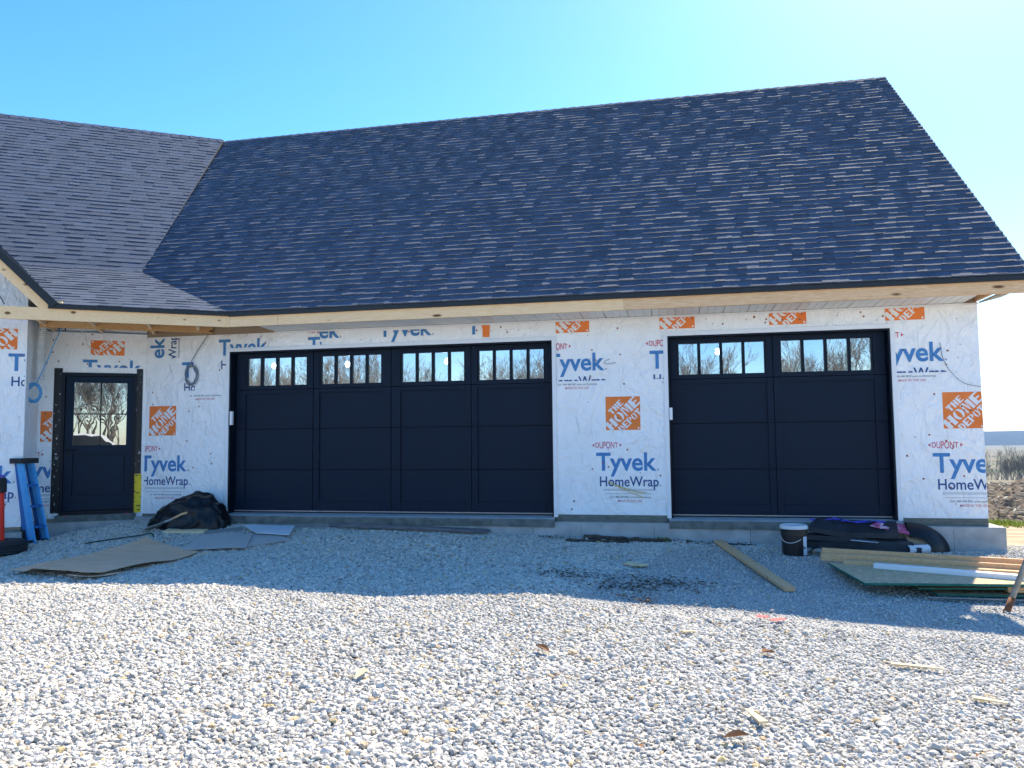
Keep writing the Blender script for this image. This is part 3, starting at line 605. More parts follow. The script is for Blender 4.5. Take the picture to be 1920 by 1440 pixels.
# ---- garage doors
def trim(x0, x1, h):
    for a, b, nm in (((x0-.055, -.03, -.005), (x0, .13, h+.0), 'l'), ((x1, -.03, -.005), (x1+.055, .13, h+.0), 'r'), ((x0-.055, -.031, h+.0005), (x1+.055, .13, h+.055), 't')):
        q = MB(); q.box(a, b); o = q.build('door_trim', 'white_trim', house)
        bv = o.modifiers.new('bevel', 'BEVEL'); bv.width = .004; bv.segments = 2
    for a, b in (((x0-.002, -.012, -.004), (x0+.022, .2, h-.022)), ((x1-.022, -.012, -.004), (x1+.002, .2, h-.022)), ((x0, -.011, h-.022), (x1, .2, h+.002))):
        q = MB(); q.box(a, b); q.build('door_jamb', 'door_frame', house)
PR = random.Random(77)
def garage_door(x0, x1, h, cols, label):
    trim(x0, x1, h)
    Y = .15; zb = .03; ZR = [.03, .628, 1.232, 1.822, h+.03]
    d = MB(); d.box((x0-.03, Y+.045, .02), (x1+.03, Y+.06, 1.87)); door = d.build('garage_door', 'door_frame', house); door['label'] = label
    # the door is a skin with openings cut for the window band
    zw0, zw1 = 1.885, 2.30
    for k in range(4):
        q = MB(); a, b = ZR[k]+.005, ZR[k+1]-.005
        if k < 3: q.box((x0+.015, Y+.0, a), (x1-.015, Y+.045, b))
        else:
            q.box((x0+.015, Y, a), (x1-.015, Y+.045, zw0)); q.box((x0+.015, Y, zw1), (x1-.015, Y+.045, b)); e = x0+.015
            for ca, cb, pa, pb in cols: q.box((e, Y, zw0), (pa, Y+.045, zw1)); e = pb
            q.box((e, Y, zw0), (x1-.015, Y+.045, zw1))
        o = q.build('door_section', 'door_black', door)
    dT = .024
    for ca, cb, pa, pb in cols:
        for a, b in ((ca+.003, pa), (pb, cb-.003)):
            for k in range(4):
                q = MB(); q.box((a+.002, Y-dT, ZR[k]+.005), (b-.002, Y-.0005, ZR[k+1]-.005)); q.build('stile', 'door_black', door)
        for z0, z1 in ((.034, .17), (1.76, 1.818), (1.826, 1.884), (2.301, h+.02)):
            q = MB(); q.box((pa+.001, Y-dT, z0), (pb-.001, Y-.0005, z1)); q.build('rail', 'door_black', door)
        pw = (pb-pa)/4
        for i in range(4):
            q = MB(); ta, tb = PR.uniform(-.012, .012), PR.uniform(-.008, .008); xm = pa+(i+.5)*pw
            q.box((pa+i*pw+.018, Y+.014, zw0+.002), (pa+(i+1)*pw-.018, Y+.018, zw1-.002), T=lambda v: V((v.x, v.y+ta*(v.x-xm)+tb*(v.z-2.09), v.z))); q.build('pane', 'pane_glass', door)
        for i in range(5):
            xa = pa+i*pw; q = MB(); q.box((xa-(.02 if 0 < i < 4 else (.0 if i == 0 else .022)), Y-.01, zw0), (xa+(.02 if 0 < i < 4 else (.022 if i == 0 else .0)), Y+.03, zw1)); q.build('muntin', 'door_frame', door)
    q = MB(); q.box((x0+.015, Y-.004, .018), (x1-.015, Y+.03, .031)); q.build('bottom_seal', 'seal_white', door)
    q = MB(); q.box((x0+.015, Y+.0, .0), (x1-.015, Y+.03, .0175)); q.build('bottom_seal', 'door_frame', door)
HD_ = 2.392
garage_door(0, 4.877, HD_, [(.04, 1.285, .188, 1.19), (1.287, 2.50, 1.385, 2.362), (2.502, 3.693, 2.642, 3.61), (3.695, 4.85, 3.785, 4.755)], 'wide black garage door with four columns of windowed panels')
garage_door(6.428, 9.171, HD_, [(6.455, 7.772, 6.552, 7.69), (7.774, 9.14, 7.862, 9.0)], 'narrower black garage door with two columns of windowed panels')
for x, z0, z1 in ((.035, 1.30, 1.50), (6.433, 1.28, 1.44)):
    q = MB(); q.box((x, -.05, z0), (x+.04, -.0125, z1)); q.box((x+.006, -.056, z0+.02), (x+.034, -.05, z0+.09)); q.build('keypad', 'white_trim', house)
# ---- entry door in the wing wall
T = lambda p: WP(p.x, p.y, p.z)
def wb(parent, nm, m, a, b):
    q = MB(); q.box(a, b, T=T); q.f = [f[::-1] for f in q.f]; return q.build(nm, m, parent)
ed = wb(house, 'entry_door', 'entry_door', (.17, -.06, .05), (1.085, -.05, 2.06)); ed['label'] = 'dark half-glazed entry door with lever handle'
for nm, a, b in (('frame', (.132, -.12, 0), (.17, .03, 2.10)), ('frame', (1.085, -.12, 0), (1.125, .03, 2.10)), ('frame', (.17, -.12, 2.055), (1.085, .028, 2.102)), ('threshold', (.17, -.12, -.003), (1.085, .05, .05)),
                 ('stile', (.172, -.049, .06), (.262, -.02, 2.05)), ('stile', (.972, -.049, .06), (1.083, -.02, 2.05)), ('rail', (.262, -.049, 1.955), (.972, -.021, 2.05)), ('rail', (.262, -.049, .89), (.972, -.021, 1.02)), ('rail', (.262, -.049, .06), (.972, -.021, .27)),
                 ('panel', (.285, -.049, .295), (.95, -.032, .865))): wb(ed, nm, 'door_frame' if nm in ('frame', 'threshold') else 'entry_door', a, b)
wb(ed, 'pane', 'door_glass', (.262, -.040, 1.02), (.972, -.034, 1.955)); wb(ed, 'muntin', 'door_frame', (.606, -.034, 1.02), (.622, -.024, 1.955)); wb(ed, 'muntin', 'door_frame', (.262, -.0335, 1.478), (.972, -.0245, 1.494))
wb(ed, 'handle_plate', 'door_frame', (1.02, -.02, .88), (1.05, -.008, 1.06))
q = MB(); q.tube([WP(1.035, -.01, .95), WP(1.035, .035, .95), WP(1.02, .045, .95), WP(.92, .045, .945)], .011, 8); q.build('lever', 'door_frame', ed)
for u in (.22, 1.02): wb(ed, 'shim', 'paper_red', (u-.035, .035, -.012), (u+.035, .055, .0))
wb(house, 'flashing_tape', 'tape_black', (.045, .006, .58), (.133, .012, 2.175)); wb(house, 'flashing_tape', 'tape_black', (1.124, .006, .03), (1.235, .012, 2.165)); wb(house, 'flashing_tape', 'tape_yellow', (.035, .0065, .0), (.131, .0125, .578))
# ---- trades bits fixed to the wall
q = MB(); pts = [WP(1.30+.03*math.sin(k*.3), .42+.01*math.cos(k), 2.80-k*.026) for k in range(0, 30)]; q.tube([WP(1.31+.025*(k/60), .45, 2.85-k*.0145) for k in range(62)], [.052+(.009 if k % 2 else 0) for k in range(62)], 14); o = q.build('corrugated_duct', 'duct', None, smooth=False); tag(o, 'white corrugated drain hose hanging from the porch eave', 'hose')
def coil(name, label, cen, ax1, ax2, r, m, n_=7, lead=None, rad=.006):
    q = MB(); rr = random.Random(len(label)); pts = []
    for k in range(n_*14):
        t = k/14*2*math.pi; e = r*(1+.16*math.sin(t*.37+1))*(1+.05*rr.random()); pts.append(cen+ax1*e*.8*math.cos(t)+ax2*e*1.15*math.sin(t)+ax1.cross(ax2)*.012*math.sin(k*.7))
    if lead: pts = [V(p) for p in lead]+pts
    q.tube(pts, rad, 6); o = q.build(name, m); tag(o, label, 'cable'); return o
coil('cable_coil', 'coil of bright blue cable hung below the drain hose', WP(1.37, .6, 1.76), UU, ZZ, .105, 'wire_blue', 9, [WP(1.05, .6, 2.68), WP(1.12, .62, 2.5), WP(1.2, .62, 2.25), WP(1.33, .62, 1.9)], .0075)
coil('cable_coil', 'grey blue cable coil hung on the wrap between the two doors', V((-.63, -.03, 2.06)), V((1, 0, 0)), ZZ, .12, 'wire_grey', 4, [V((-.36, -.03, 2.66)), V((-.52, -.03, 2.45)), V((-.64, -.03, 2.25))])
def wire(name, label, pts, m, rad=.005):
    # smooth through the points
    P = [V(p) for p in pts]; out = []
    for i in range(len(P)-1):
        p0, p1, p2, p3 = P[max(i-1, 0)], P[i], P[i+1], P[min(i+2, len(P)-1)]
        for k in range(6):
            t = k/6; out.append(.5*((2*p1)+(p2-p0)*t+(2*p0-5*p1+4*p2-p3)*t*t+(3*p1-p0-3*p2+p3)*t**3))
    q = MB(); q.tube(out+[P[-1]], rad, 6); return tag(q.build(name, m), label, 'wire')
wire('wire', 'white wire dangling from the eave above the entry door', [WP(.83, .62, 2.69), WP(.76, .6, 2.6), WP(.77, .3, 2.5), WP(.73, .06, 2.46), WP(.68, .02, 2.45)], 'wire_white', .006)
wire('wire', 'pale yellow pair of wires poking through the wrap between the garage doors', [(5.62, -.01, .47), (5.68, -.06, .44), (5.82, -.08, .39), (5.98, -.06, .34), (6.1, -.05, .33)], 'wire_yellow', .007)
wire('wire', 'thin yellow wire end drooping lower across the small print', [(5.64, -.012, .46), (5.76, -.09, .40), (5.92, -.1, .33), (6.06, -.07, .27)], 'wire_yellow', .005)
wire('wire', 'thin grey wire curving down the wrap at the right corner', [(9.74, -.012, 2.19), (9.76, -.03, 2.0), (9.84, -.04, 1.82), (9.98, -.04, 1.68), (10.17, -.03, 1.63)], 'wire_grey', .004)
wire('wire', 'short grey wire loop beside the upper blue lettering', [(5.66, -.012, 2.11), (5.60, -.05, 2.08), (5.59, -.05, 2.05), (5.66, -.04, 2.045), (5.74, -.03, 2.06)], 'wire_grey', .004)
wire('wire', 'dark blue cable sagging across the porch gable wrap', [WP(2.2, .83, 3.32), WP(1.95, .85, 3.2), WP(1.75, .9, 3.05), WP(1.62, 1.2, 2.9)], 'wire_dark', .008)
# bulbs inside the garage
for i, (x, z, lb) in enumerate(((.055, 2.285, 'lit bulb behind the first window group of the wide door'), (1.354, 2.277, 'lit bulb behind the second window group of the wide door'), (3.02, 2.271, 'lit bulb behind the third window group of the wide door'), (7.144, 2.289, 'lit bulb behind the narrower garage door'))):
    t = thing('light_bulb', lb, 'light bulb', (x, 1.2, z), group='bulbs hanging in the garage')
    q = MB(); q.lathe([(.0, -.045), (.025, -.038), (.042, -.01), (.042, .008), (.03, .035), (.016, .055)], 14); q.build('globe', 'bulb', t, smooth=True)
    q = MB(); q.lathe([(.018, .05), (.02, .1), (.004, .105), (.004, .52)], 10); q.build('socket', 'drip_edge', t)

# ---------------------------------------------------------------- gravel (instanced stones)
def fine_zone(x, y):
    n1 = noise.noise(V((x*.4, y*.4, 3)))
    return sst((x-6.0-.35*(y+1)+.3*n1)/.7)*sst((y+4.6)/1.2)*sst((-.5-y)/.4)
def in_view(x, y, m):
    d = V((x, y, -.35))-CAM; z = d.dot(fw); return z > 1.5 and abs(d.dot(rt)) < z*.66+m and z < 15
rnd = random.Random(9); pts = []; scl = []; rot = []; idx = []; colr = []
sp = .0295; y = -8.0
ox = 0
while y < 1.0:
    x = -4.2+(sp/2 if ox else 0); ox = 1-ox
    while x < 12.6:
        px = x+rnd.uniform(-.5, .5)*sp; py = y+rnd.uniform(-.5, .5)*sp; x += sp
        wy = -.13 if px > -1.42 else (px+1.42)*math.tan(A)-.1
        if px < -2.25: wy -= .95
        if py > wy and px < 10.33: continue
        if px > 10.33 and py > .35+.15*noise.noise(V((px*2, 0, 0))): continue
        if not in_view(px, py, 1.1): continue
        fz = fine_zone(px, py)
        k = rnd.random()
        if fz > .5 and k < .14: s_ = rnd.uniform(.007, .012)
        elif fz > .5 and k < .97: s_ = rnd.uniform(.004, .008)
        else: s_ = rnd.uniform(.0098, .0175)*(1.45 if rnd.random() < .06 else 1)*(1-.38*sst((px-6.6)/1.2)*sst((py+5.6)/1.0)*(.5+.5*noise.noise(V((px*.6+py*.5, py*1.2, 21)))))*(1+.22*noise.noise(V((px*.7, py*.7, 11)))+.18*noise.noise(V((px*2.5, py*2.5, 14))))
        pts.append((px, py, gz(px, py)+rnd.uniform(-.002, .009)*(s_/.016))); a_ = rnd.uniform(.85, 1.45)
        scl += [s_*a_*1.12, s_*1.08/a_**.4, s_*rnd.uniform(.55, .9)]; rot += [rnd.uniform(-.5, .5), rnd.uniform(-.5, .5), rnd.uniform(0, 6.28)]; idx.append(rnd.randrange(10)); colr.append(rnd.random())
    y += sp*.87
me = bpy.data.meshes.new('gravel'); me.from_pydata(pts, [], [])
for nm, ty, dat in (('sc', 'FLOAT_VECTOR', scl), ('ro', 'FLOAT_VECTOR', rot)): me.attributes.new(nm, ty, 'POINT').data.foreach_set('vector', dat)
me.attributes.new('ix', 'INT', 'POINT').data.foreach_set('value', idx); me.attributes.new('stone', 'FLOAT', 'POINT').data.foreach_set('value', colr)
sm = bpy.data.materials.new('stone'); sm.use_nodes = True; n = sm.node_tree.nodes; L = sm.node_tree.links; p = n['Principled BSDF']; p.inputs['Roughness'].default_value = .85; p.inputs['Specular IOR Level'].default_value = .25
at = n.new('ShaderNodeAttribute'); at.attribute_type = 'INSTANCER'; at.attribute_name = 'stone'
cr = n.new('ShaderNodeValToRGB'); e = cr.color_ramp.elements
for q_, c_ in ((0, (.27, .25, .22)), (.1, (.42, .395, .35)), (.45, (.54, .505, .445)), (.82, (.63, .59, .52)), (.94, (.66, .6, .49)), (.988, (.48, .36, .22)), (1, (.62, .46, .22))):
    el = e[0] if q_ == 0 else (e[-1] if q_ == 1 else e.new(q_)); el.position = q_; el.color = (*c_, 1)
L.new(at.outputs['Fac'], cr.inputs[0])
tc = n.new('ShaderNodeTexCoord'); tn = n.new('ShaderNodeTexNoise'); tn.inputs['Scale'].default_value = 1.6; tn.inputs['Detail'].default_value = 3; L.new(tc.outputs['Object'], tn.inputs['Vector'])
mx = n.new('ShaderNodeMix'); mx.data_type = 'RGBA'; mx.blend_type = 'MULTIPLY'; mx.inputs[0].default_value = .45; L.new(cr.outputs[0], mx.inputs[6]); L.new(tn.outputs['Color'], mx.inputs[7]); L.new(cr.outputs[0], p.inputs['Base Color'])
ng = bpy.data.node_groups.new('gravel_stones', 'GeometryNodeTree'); ng.interface.new_socket('Geometry', in_out='INPUT', socket_type='NodeSocketGeometry'); ng.interface.new_socket('Geometry', in_out='OUTPUT', socket_type='NodeSocketGeometry')
N_ = ng.nodes; K_ = ng.links; gi = N_.new('NodeGroupInput'); gout = N_.new('NodeGroupOutput'); jn = N_.new('GeometryNodeJoinGeometry')
for k in range(10):
    ic = N_.new('GeometryNodeMeshIcoSphere'); ic.inputs['Radius'].default_value = 1; ic.inputs['Subdivisions'].default_value = 2
    ps = N_.new('GeometryNodeInputPosition'); tx = N_.new('ShaderNodeTexNoise'); tx.noise_dimensions = '4D'; tx.inputs['W'].default_value = k*7.3; tx.inputs['Scale'].default_value = .95; tx.inputs['Detail'].default_value = 2; K_.new(ps.outputs[0], tx.inputs['Vector'])
    sb = N_.new('ShaderNodeVectorMath'); sb.operation = 'SUBTRACT'; sb.inputs[1].default_value = (.5, .5, .5); K_.new(tx.outputs['Color'], sb.inputs[0])
    ml = N_.new('ShaderNodeVectorMath'); ml.operation = 'SCALE'; ml.inputs['Scale'].default_value = 1.9; K_.new(sb.outputs[0], ml.inputs[0])
    st = N_.new('GeometryNodeSetPosition'); K_.new(ic.outputs[0], st.inputs[0]); K_.new(ml.outputs[0], st.inputs['Offset'])
    sm_ = N_.new('GeometryNodeSetMaterial'); sm_.inputs['Material'].default_value = sm; K_.new(st.outputs[0], sm_.inputs[0])
    ti = N_.new('GeometryNodeGeometryToInstance'); K_.new(sm_.outputs[0], ti.inputs[0]); K_.new(ti.outputs[0], jn.inputs[0])
ip = N_.new('GeometryNodeInstanceOnPoints'); K_.new(gi.outputs[0], ip.inputs['Points']); K_.new(jn.outputs[0], ip.inputs['Instance']); ip.inputs['Pick Instance'].default_value = True
def na(nm, ty):
    q_ = N_.new('GeometryNodeInputNamedAttribute'); q_.data_type = ty; q_.inputs['Name'].default_value = nm; return q_.outputs['Attribute']
K_.new(na('ix', 'INT'), ip.inputs['Instance Index']); K_.new(na('sc', 'FLOAT_VECTOR'), ip.inputs['Scale'])
er = N_.new('FunctionNodeEulerToRotation'); K_.new(na('ro', 'FLOAT_VECTOR'), er.inputs[0]); K_.new(er.outputs[0], ip.inputs['Rotation']); K_.new(ip.outputs[0], gout.inputs[0])
go = bpy.data.objects.new('gravel', me); C.objects.link(go); md = go.modifiers.new('stones', 'NODES'); md.node_group = ng
tag(go, 'pale crushed stone gravel covering the yard', 'gravel', kind='stuff')
print('stones', len(pts))

# ---------------------------------------------------------------- things lying about
def GP(x, y, h=0): return V((x, y, gz(x, y)+h))
def sheet(name, label, cat, cs, m, thick=.006, lift=.02, nx=14, ny=8, curl=None, edge=None, wob=.008, group=None, smooth=True, base=None):
    # cs: four plan corners, laid over the ground
    cx = sum(c_[0] for c_ in cs)/4; cy = sum(c_[1] for c_ in cs)/4; o0 = GP(cx, cy); P = []
    for i in range(nx+1):
        row = []
        for j in range(ny+1):
            a, b = i/nx, j/ny
            x = (cs[0][0]*(1-a)+cs[1][0]*a)*(1-b)+(cs[3][0]*(1-a)+cs[2][0]*a)*b; y = (cs[0][1]*(1-a)+cs[1][1]*a)*(1-b)+(cs[3][1]*(1-a)+cs[2][1]*a)*b
            z = (gz(x, y) if base is None else base)+lift+thick+wob*noise.noise(V((x*2.3, y*2.3, len(label))))+(curl(a, b) if curl else 0)
            row.append((x-o0.x, y-o0.y, z-o0.z))
        P.append(row)
    q = MB(); q.grid(P, 0, thick, 1 if edge else None); o = q.build(name, [m, edge] if edge else m, None, o0, smooth=False)
    return tag(o, label, cat, group)
# cardboard
cc = lambda a, b: .05*max(0, (.14-a)/.14)*(1 if b < .75 else .3)+.03*max(0, (b-.85)/.15)*a+.018*math.sin(a*5)
sheet('cardboard_sheet', 'long brown cardboard sheet lying on the gravel, near edge torn and curled', 'cardboard', [(.52, -3.42), (.72, -1.79), (-.42, -1.24), (-.72, -3.12)], 'cardboard', .006, .05, 22, 12, cc, 'card_edge')
sheet('cardboard_sheet', 'second cardboard sheet sticking out under the long brown one', 'cardboard', [(.60, -3.0), (.84, -1.7), (-.3, -1.3), (-.52, -2.7)], 'cardboard', .006, .008, 10, 6, None, 'card_edge')
sheet('cardboard_flap', 'torn cardboard flap curling off the near corner of the long sheet', 'cardboard', [(.50, -3.52), (.66, -3.05), (.44, -3.0), (.32, -3.45)], 'cardboard', .005, .028, 6, 4, lambda a, b: .05*(1-a)**2, 'card_edge')
sheet('felt_sheet', 'grey felt sheet overlapping the far end of the cardboard', 'felt sheet', [(.45, -1.72), (1.27, -1.63), (.95, -.9), (.24, -1.05)], 'felt', .006, .045, 10, 8)
sheet('felt_sheet', 'second grey felt sheet tucked to the right of the first', 'felt sheet', [(1.22, -1.55), (1.62, -1.12), (1.05, -.75), (.85, -.92)], 'felt', .006, .03, 8, 8)
sheet('board_offcut', 'pale blue white board offcut lying on the felt', 'board', [(1.02, -.95), (1.52, -1.0), (1.3, -.42), (.55, -.5)], 'white_board', .01, .055, 4, 4, wob=.002)
sheet('board_offcut', 'grey weathered board lying against the slab by the wide door', 'board', [(.75, -.42), (1.75, -.3), (1.75, -.18), (.72, -.24)], 'plank_grey', .018, .02, 4, 3, wob=.003)
sheet('board_offcut', 'dark old board under the felt beside the black bag', 'board', [(.25, -.95), (.62, -.62), (.5, -.45), (.1, -.7)], 'plank_grey', .015, .01, 4, 3, wob=.003)
sheet('wood_offcut', 'short yellow pine board in front of the black bag', 'board', [(-.45, -.86), (.14, -.80), (.13, -.68), (-.46, -.73)], 'shim', .03, .01, 4, 2, wob=0)
wire('stake', 'thin dark green rod lying on the gravel behind the cardboard', [GP(-1.16, -1.47, .035), GP(-.9, -1.3, .04), GP(-.6, -1.1, .045), GP(-.5, -1.05, .06), GP(-.4, -1.12, .03)], 'rod_green', .009)['category'] = 'rod'
# black bag with the shovel in front of it
q = MB(); n1, n2 = 110, 44; P = []
for i in range(n1+1):
    t = 2*math.pi*i/n1; row = []
    for j in range(n2+1):
        f = j/n2*math.pi/2; d = V((math.cos(t)*math.cos(f), math.sin(t)*math.cos(f), math.sin(f)))
        rx = .62 if d.x < 0 else .46; x = d.x*rx*1.08*(1+.2*(1-d.z) if d.x < 0 else 1); y = d.y*.36; z = d.z*.52*(1-.25*max(0, -d.x))
        w_ = noise.noise(V((x*2.5, y*2.5, z*2.5)))*.5+.6*(1-abs(noise.noise(V((x*4, y*5, z*6+3)))))**2+.2*(1-abs(noise.noise(V((x*9, y*11, z*9)))))**2
        k = .86+.22*w_; row.append((x*k, y*k, max(-.05, z*k)))
    P.append(row)
q.grid(P); tag(q.build('rubbish_bag', 'bag', None, (-.22, -.38, gz(-.22, -.45)-.01), smooth=True), 'crumpled black plastic bag heaped against the wall', 'plastic bag')
sh_ = thing('shovel', 'square shovel lying against the black bag, grey blade on the gravel', 'shovel', GP(-.62, -.75))
q = MB(); P = []
for i in range(9):
    a = i/8; row = []
    for j in range(7): b = j/6-.5; row.append((-.17+a*.3+b*.06, -.1+a*.12+b*.2*(1-.25*a), .02+.11*a-.05*(b*2)**2*.5+.02))
    P.append(row)
q.grid(P, 0, .004); q.build('blade', 'steel', sh_, smooth=True)
q = MB(); q.tube([(.1, .01, .13), (.2, .05, .17)], [.02, .017], 10); q.build('socket', 'steel', sh_)
q = MB(); q.tube([(.19, .045, .168), (.32, .08, .235), (.52, .16, .30)], .017, 10); q.build('handle', 'lumber', sh_, smooth=True)
q = MB(); q.add([V(c_) for c_ in ((-.05, 0, 0), (.03, -.01, .0), (.06, 0, .05), (.0, .0, .09), (-.04, 0, .07))], [(0, 1, 2, 3, 4)]); q.add([V((c_[0], c_[1]+.004, c_[2])) for c_ in ((-.05, 0, 0), (.03, -.01, .0), (.06, 0, .05), (.0, .0, .09), (-.04, 0, .07))], [(4, 3, 2, 1, 0)])
tag(q.build('tape_scrap', 'blue_cloth', None, (-.5, -.04, .24)), 'small scrap of bright blue tape on the wrap above the bag', 'tape')
# cone with tyre base
cn = thing('traffic_cone', 'orange delineator cone with black top and tyre base at the left edge', 'cone', GP(-2.06, -1.95), group=None)
q = MB(); q.lathe([(.085, .12), (.074, .45), (.062, .80), (.055, .82)], 24); q.build('body', 'cone_orange', cn, smooth=True)
q = MB(); q.lathe([(.085, .78), (.09, .80), (.085, .94), (.075, .965), (0, .97)], 24); q.build('top_band', 'rubber', cn)
q = MB(); q.lathe([(.03, .965), (.07, .97), (.066, 1.0), (.02, 1.01), (0, 1.01)], 20); q.build('cap', 'purple', cn)
q = MB(); pr = [(.10, .0), (.30, .0)]+[(.335+.012*(k % 2), .012+k*.016) for k in range(9)]+[(.30, .165), (.12, .175), (.09, .15), (.10, .0)]; q.lathe(pr, 40); q.build('tyre_base', 'rubber', cn)
# folded blue step ladder
ld = thing('step_ladder', 'folded blue fibreglass step ladder leaning beside the entry door', 'ladder', (-2.03, -1.32, gz(-2.03, -1.32)-.01))
Wd = V((.12, .99, 0)); Dd = V((.99, -.12, 0)); lean = V((-.17, -.10, 1.12)); 
def lp(a, b, t): return Wd*a*(1-.28*t)+Dd*b*(1-.45*t)+lean*t
for a, nm in ((-.105, 'front_rail'), (.105, 'front_rail')):
    q = MB(); q.bar(lp(a, .03, 0), lp(a, .03, 1), .11, .022, Wd); q.bar(lp(a, .07, .0), lp(a, .07, 1), .008, .035, Wd); o = q.build(nm, 'ladder_blue', ld)
    q = MB(); q.bar(lp(a, -.075, .02), lp(a, -.06, .97), .09, .022, Wd); q.build('rear_rail', 'ladder_dark', ld)
    for tt in (.3, .55): q = MB(); q.bar(lp(a-math.copysign(.0112, .2), .03, tt), lp(a-math.copysign(.0112, .2), .03, tt+.16), .05, .001, Wd); q.build('sticker', 'sticker', ld)
    q = MB(); q.bar(lp(a, .03, -.01), lp(a, .03, .05), .1, .035, Wd); q.build('foot', 'rubber', ld)
    q = MB(); q.bar(lp(a, -.1, -.0), lp(a, -.1, .17), .065, .035, Wd); q.build('foot', 'rubber', ld)
for t in (.2, .45, .7):
    q = MB(); q.bar(lp(-.1, .05, t), lp(.1, .05, t), .085, .03); q.build('step', 'ladder_dark', ld)
q = MB(); q.bar(lp(-.19, .0, 1.0), lp(.19, .0, 1.0), .2, .07); q.build('top_cap', 'rubber', ld)
# metal strips by the slab
for k, (a, b) in enumerate((((1.72, -.24), (4.0, -.2)), ((1.9, -.3), (4.05, -.27)), ((1.85, -.36), (4.02, -.33)), ((2.3, -.27), (3.9, -.4)))):
    q = MB(); d0 = GP(*a, .055+.012*(k % 2)); d1 = GP(*b, .05); q.bar(V((0, 0, 0)), d1-d0, .035, .008); q.bar(V((0, .017, .012)), d1-d0+V((0, .017, .012)), .004, .03)
    tag(q.build('metal_strip', 'strip_metal', None, d0), ['long grey metal strip lying nearest the slab edge of the wide door', 'long grey metal strip, second out from the slab edge', 'long grey metal strip, outermost of the parallel ones', 'shorter grey metal strip crossing the others at an angle'][k], 'metal strip', 'metal strips on the gravel')
# rotten branches by the foundation
for k, (a, b, r0, lb) in enumerate((((5.3, -.26), (6.32, -.38), .035, 'thick dark rotten branch lying along the foundation between the doors'), ((5.1, -.5), (5.9, -.46), .022, 'thinner dark branch lying in front of the thick one'), ((6.95, -.28), (7.45, -.3), .014, 'thin dark stick by the foundation behind the loose beam'))):
    p0 = GP(*a, r0); p1 = GP(*b, r0); q = MB(); m_ = 12
    q.tube([(p1-p0)*(i/m_)+V((0, .02*noise.noise(V((i, k, 0))), .015*noise.noise(V((i*.8, k, 4))))) for i in range(m_+1)], [r0*(1-.4*i/m_)*(1+.25*noise.noise(V((i*1.7, k, 9)))) for i in range(m_+1)], 8)
    tag(q.build('dead_branch', 'bark_dark', None, p0), lb, 'branch', 'dead branches')
def leafpile(name, label, cat, spots, m, n_, size, kind='stuff', up_=.03, standing=0.):
    q = MB(); rr = random.Random(len(label))
    for k in range(n_):
        cx, cy, rx, ry = rr.choice(spots); x = cx+rr.gauss(0, .45)*rx; y = cy+rr.gauss(0, .45)*ry; c0 = GP(x, y, .008+rr.random()*up_); t = rr.uniform(0, 6.28); s_ = size*rr.uniform(.6, 1.3)
        a_ = V((math.cos(t), math.sin(t), rr.uniform(-.4, .4)+standing*rr.uniform(.5, 1.6))).normalized()*s_; b_ = V((-math.sin(t), math.cos(t), rr.uniform(-.5, .5)))*s_*rr.uniform(.25, .5)
        q.add([c0-a_, c0+b_+V((0, 0, s_*.3)), c0+a_, c0-b_+V((0, 0, s_*.2))], [(0, 1, 2), (0, 2, 3)])
    return tag(q.build(name, m), label, cat, kind=kind)
leafpile('leaf_litter', 'dark dead leaves and twigs gathered on the gravel near the shadow edge', 'leaf litter', [(6.05, -2.98, .5, .3), (5.45, -2.6, .45, .32), (6.35, -2.7, .55, .35)], 'leaf_dark', 620, .022)
leafpile('leaf_litter', 'loose orange brown leaves scattered over the sunlit gravel', 'leaf litter', [(6.1, -3.42, .3, .1), (6.6, -3.9, 1.2, .6), (5.2, -5.0, 2.2, 1.6), (6.4, -5.6, 1.4, 1.2), (6.2, -3.55, .12, .08)], 'leaf', 150, .02)
leafpile('leaf_litter', 'dry leaf debris along the foot of the foundation', 'leaf litter', [(4.9, -.3, .4, .12), (6.55, -.28, .5, .1), (7.0, -.3, .5, .1), (5.6, -.42, .8, .1)], 'leaf_dark', 260, .022)
leafpile('weed', 'small pale green weed at the foundation beside the narrower door', 'weed', [(6.31, -.27, .1, .05)], 'weed', 60, .04, None, .03, 1.)
for k, (x, y, lb) in enumerate(((6.73, -6.5, 'large curled orange leaf near the bottom of the gravel'), (4.61, -5.94, 'yellow tan leaf on the gravel left of centre'), (5.6, -5.3, 'single rusty leaf in the middle of the gravel'), (7.05, -5.0, 'reddish curled leaf by the stones right of centre'))):
    q = MB(); P = []
    for i in range(6):
        a = i/5; wv = math.sin(a*math.pi)**.8*.03+.002; P.append([((a-.5)*.12, wv*b, .03+.025*abs(b)*math.sin(a*3)+.02*a*a) for b in (-1, -.4, .3, 1)])
    q.grid(P); tag(q.build('fallen_leaf', 'shim' if k == 1 else 'leaf', None, GP(x, y, .0), rz=k*1.3), lb, 'leaf', 'fallen leaves')
for k, (x, y, lb) in enumerate(((7.126, -3.98, 'smaller red paper scrap on the gravel near the shadow edge'), (7.23, -4.05, 'larger red paper scrap just right of the smaller one'))):
    q = MB(); q.grid([[(i*.03-.05, j*.03-.02, .035+.012*noise.noise(V((i, j, k)))) for j in range(3)] for i in range(4+k)], 0, .002); tag(q.build('paper_scrap', 'paper_red', None, GP(x, y), rz=-.4+k), lb, 'paper')
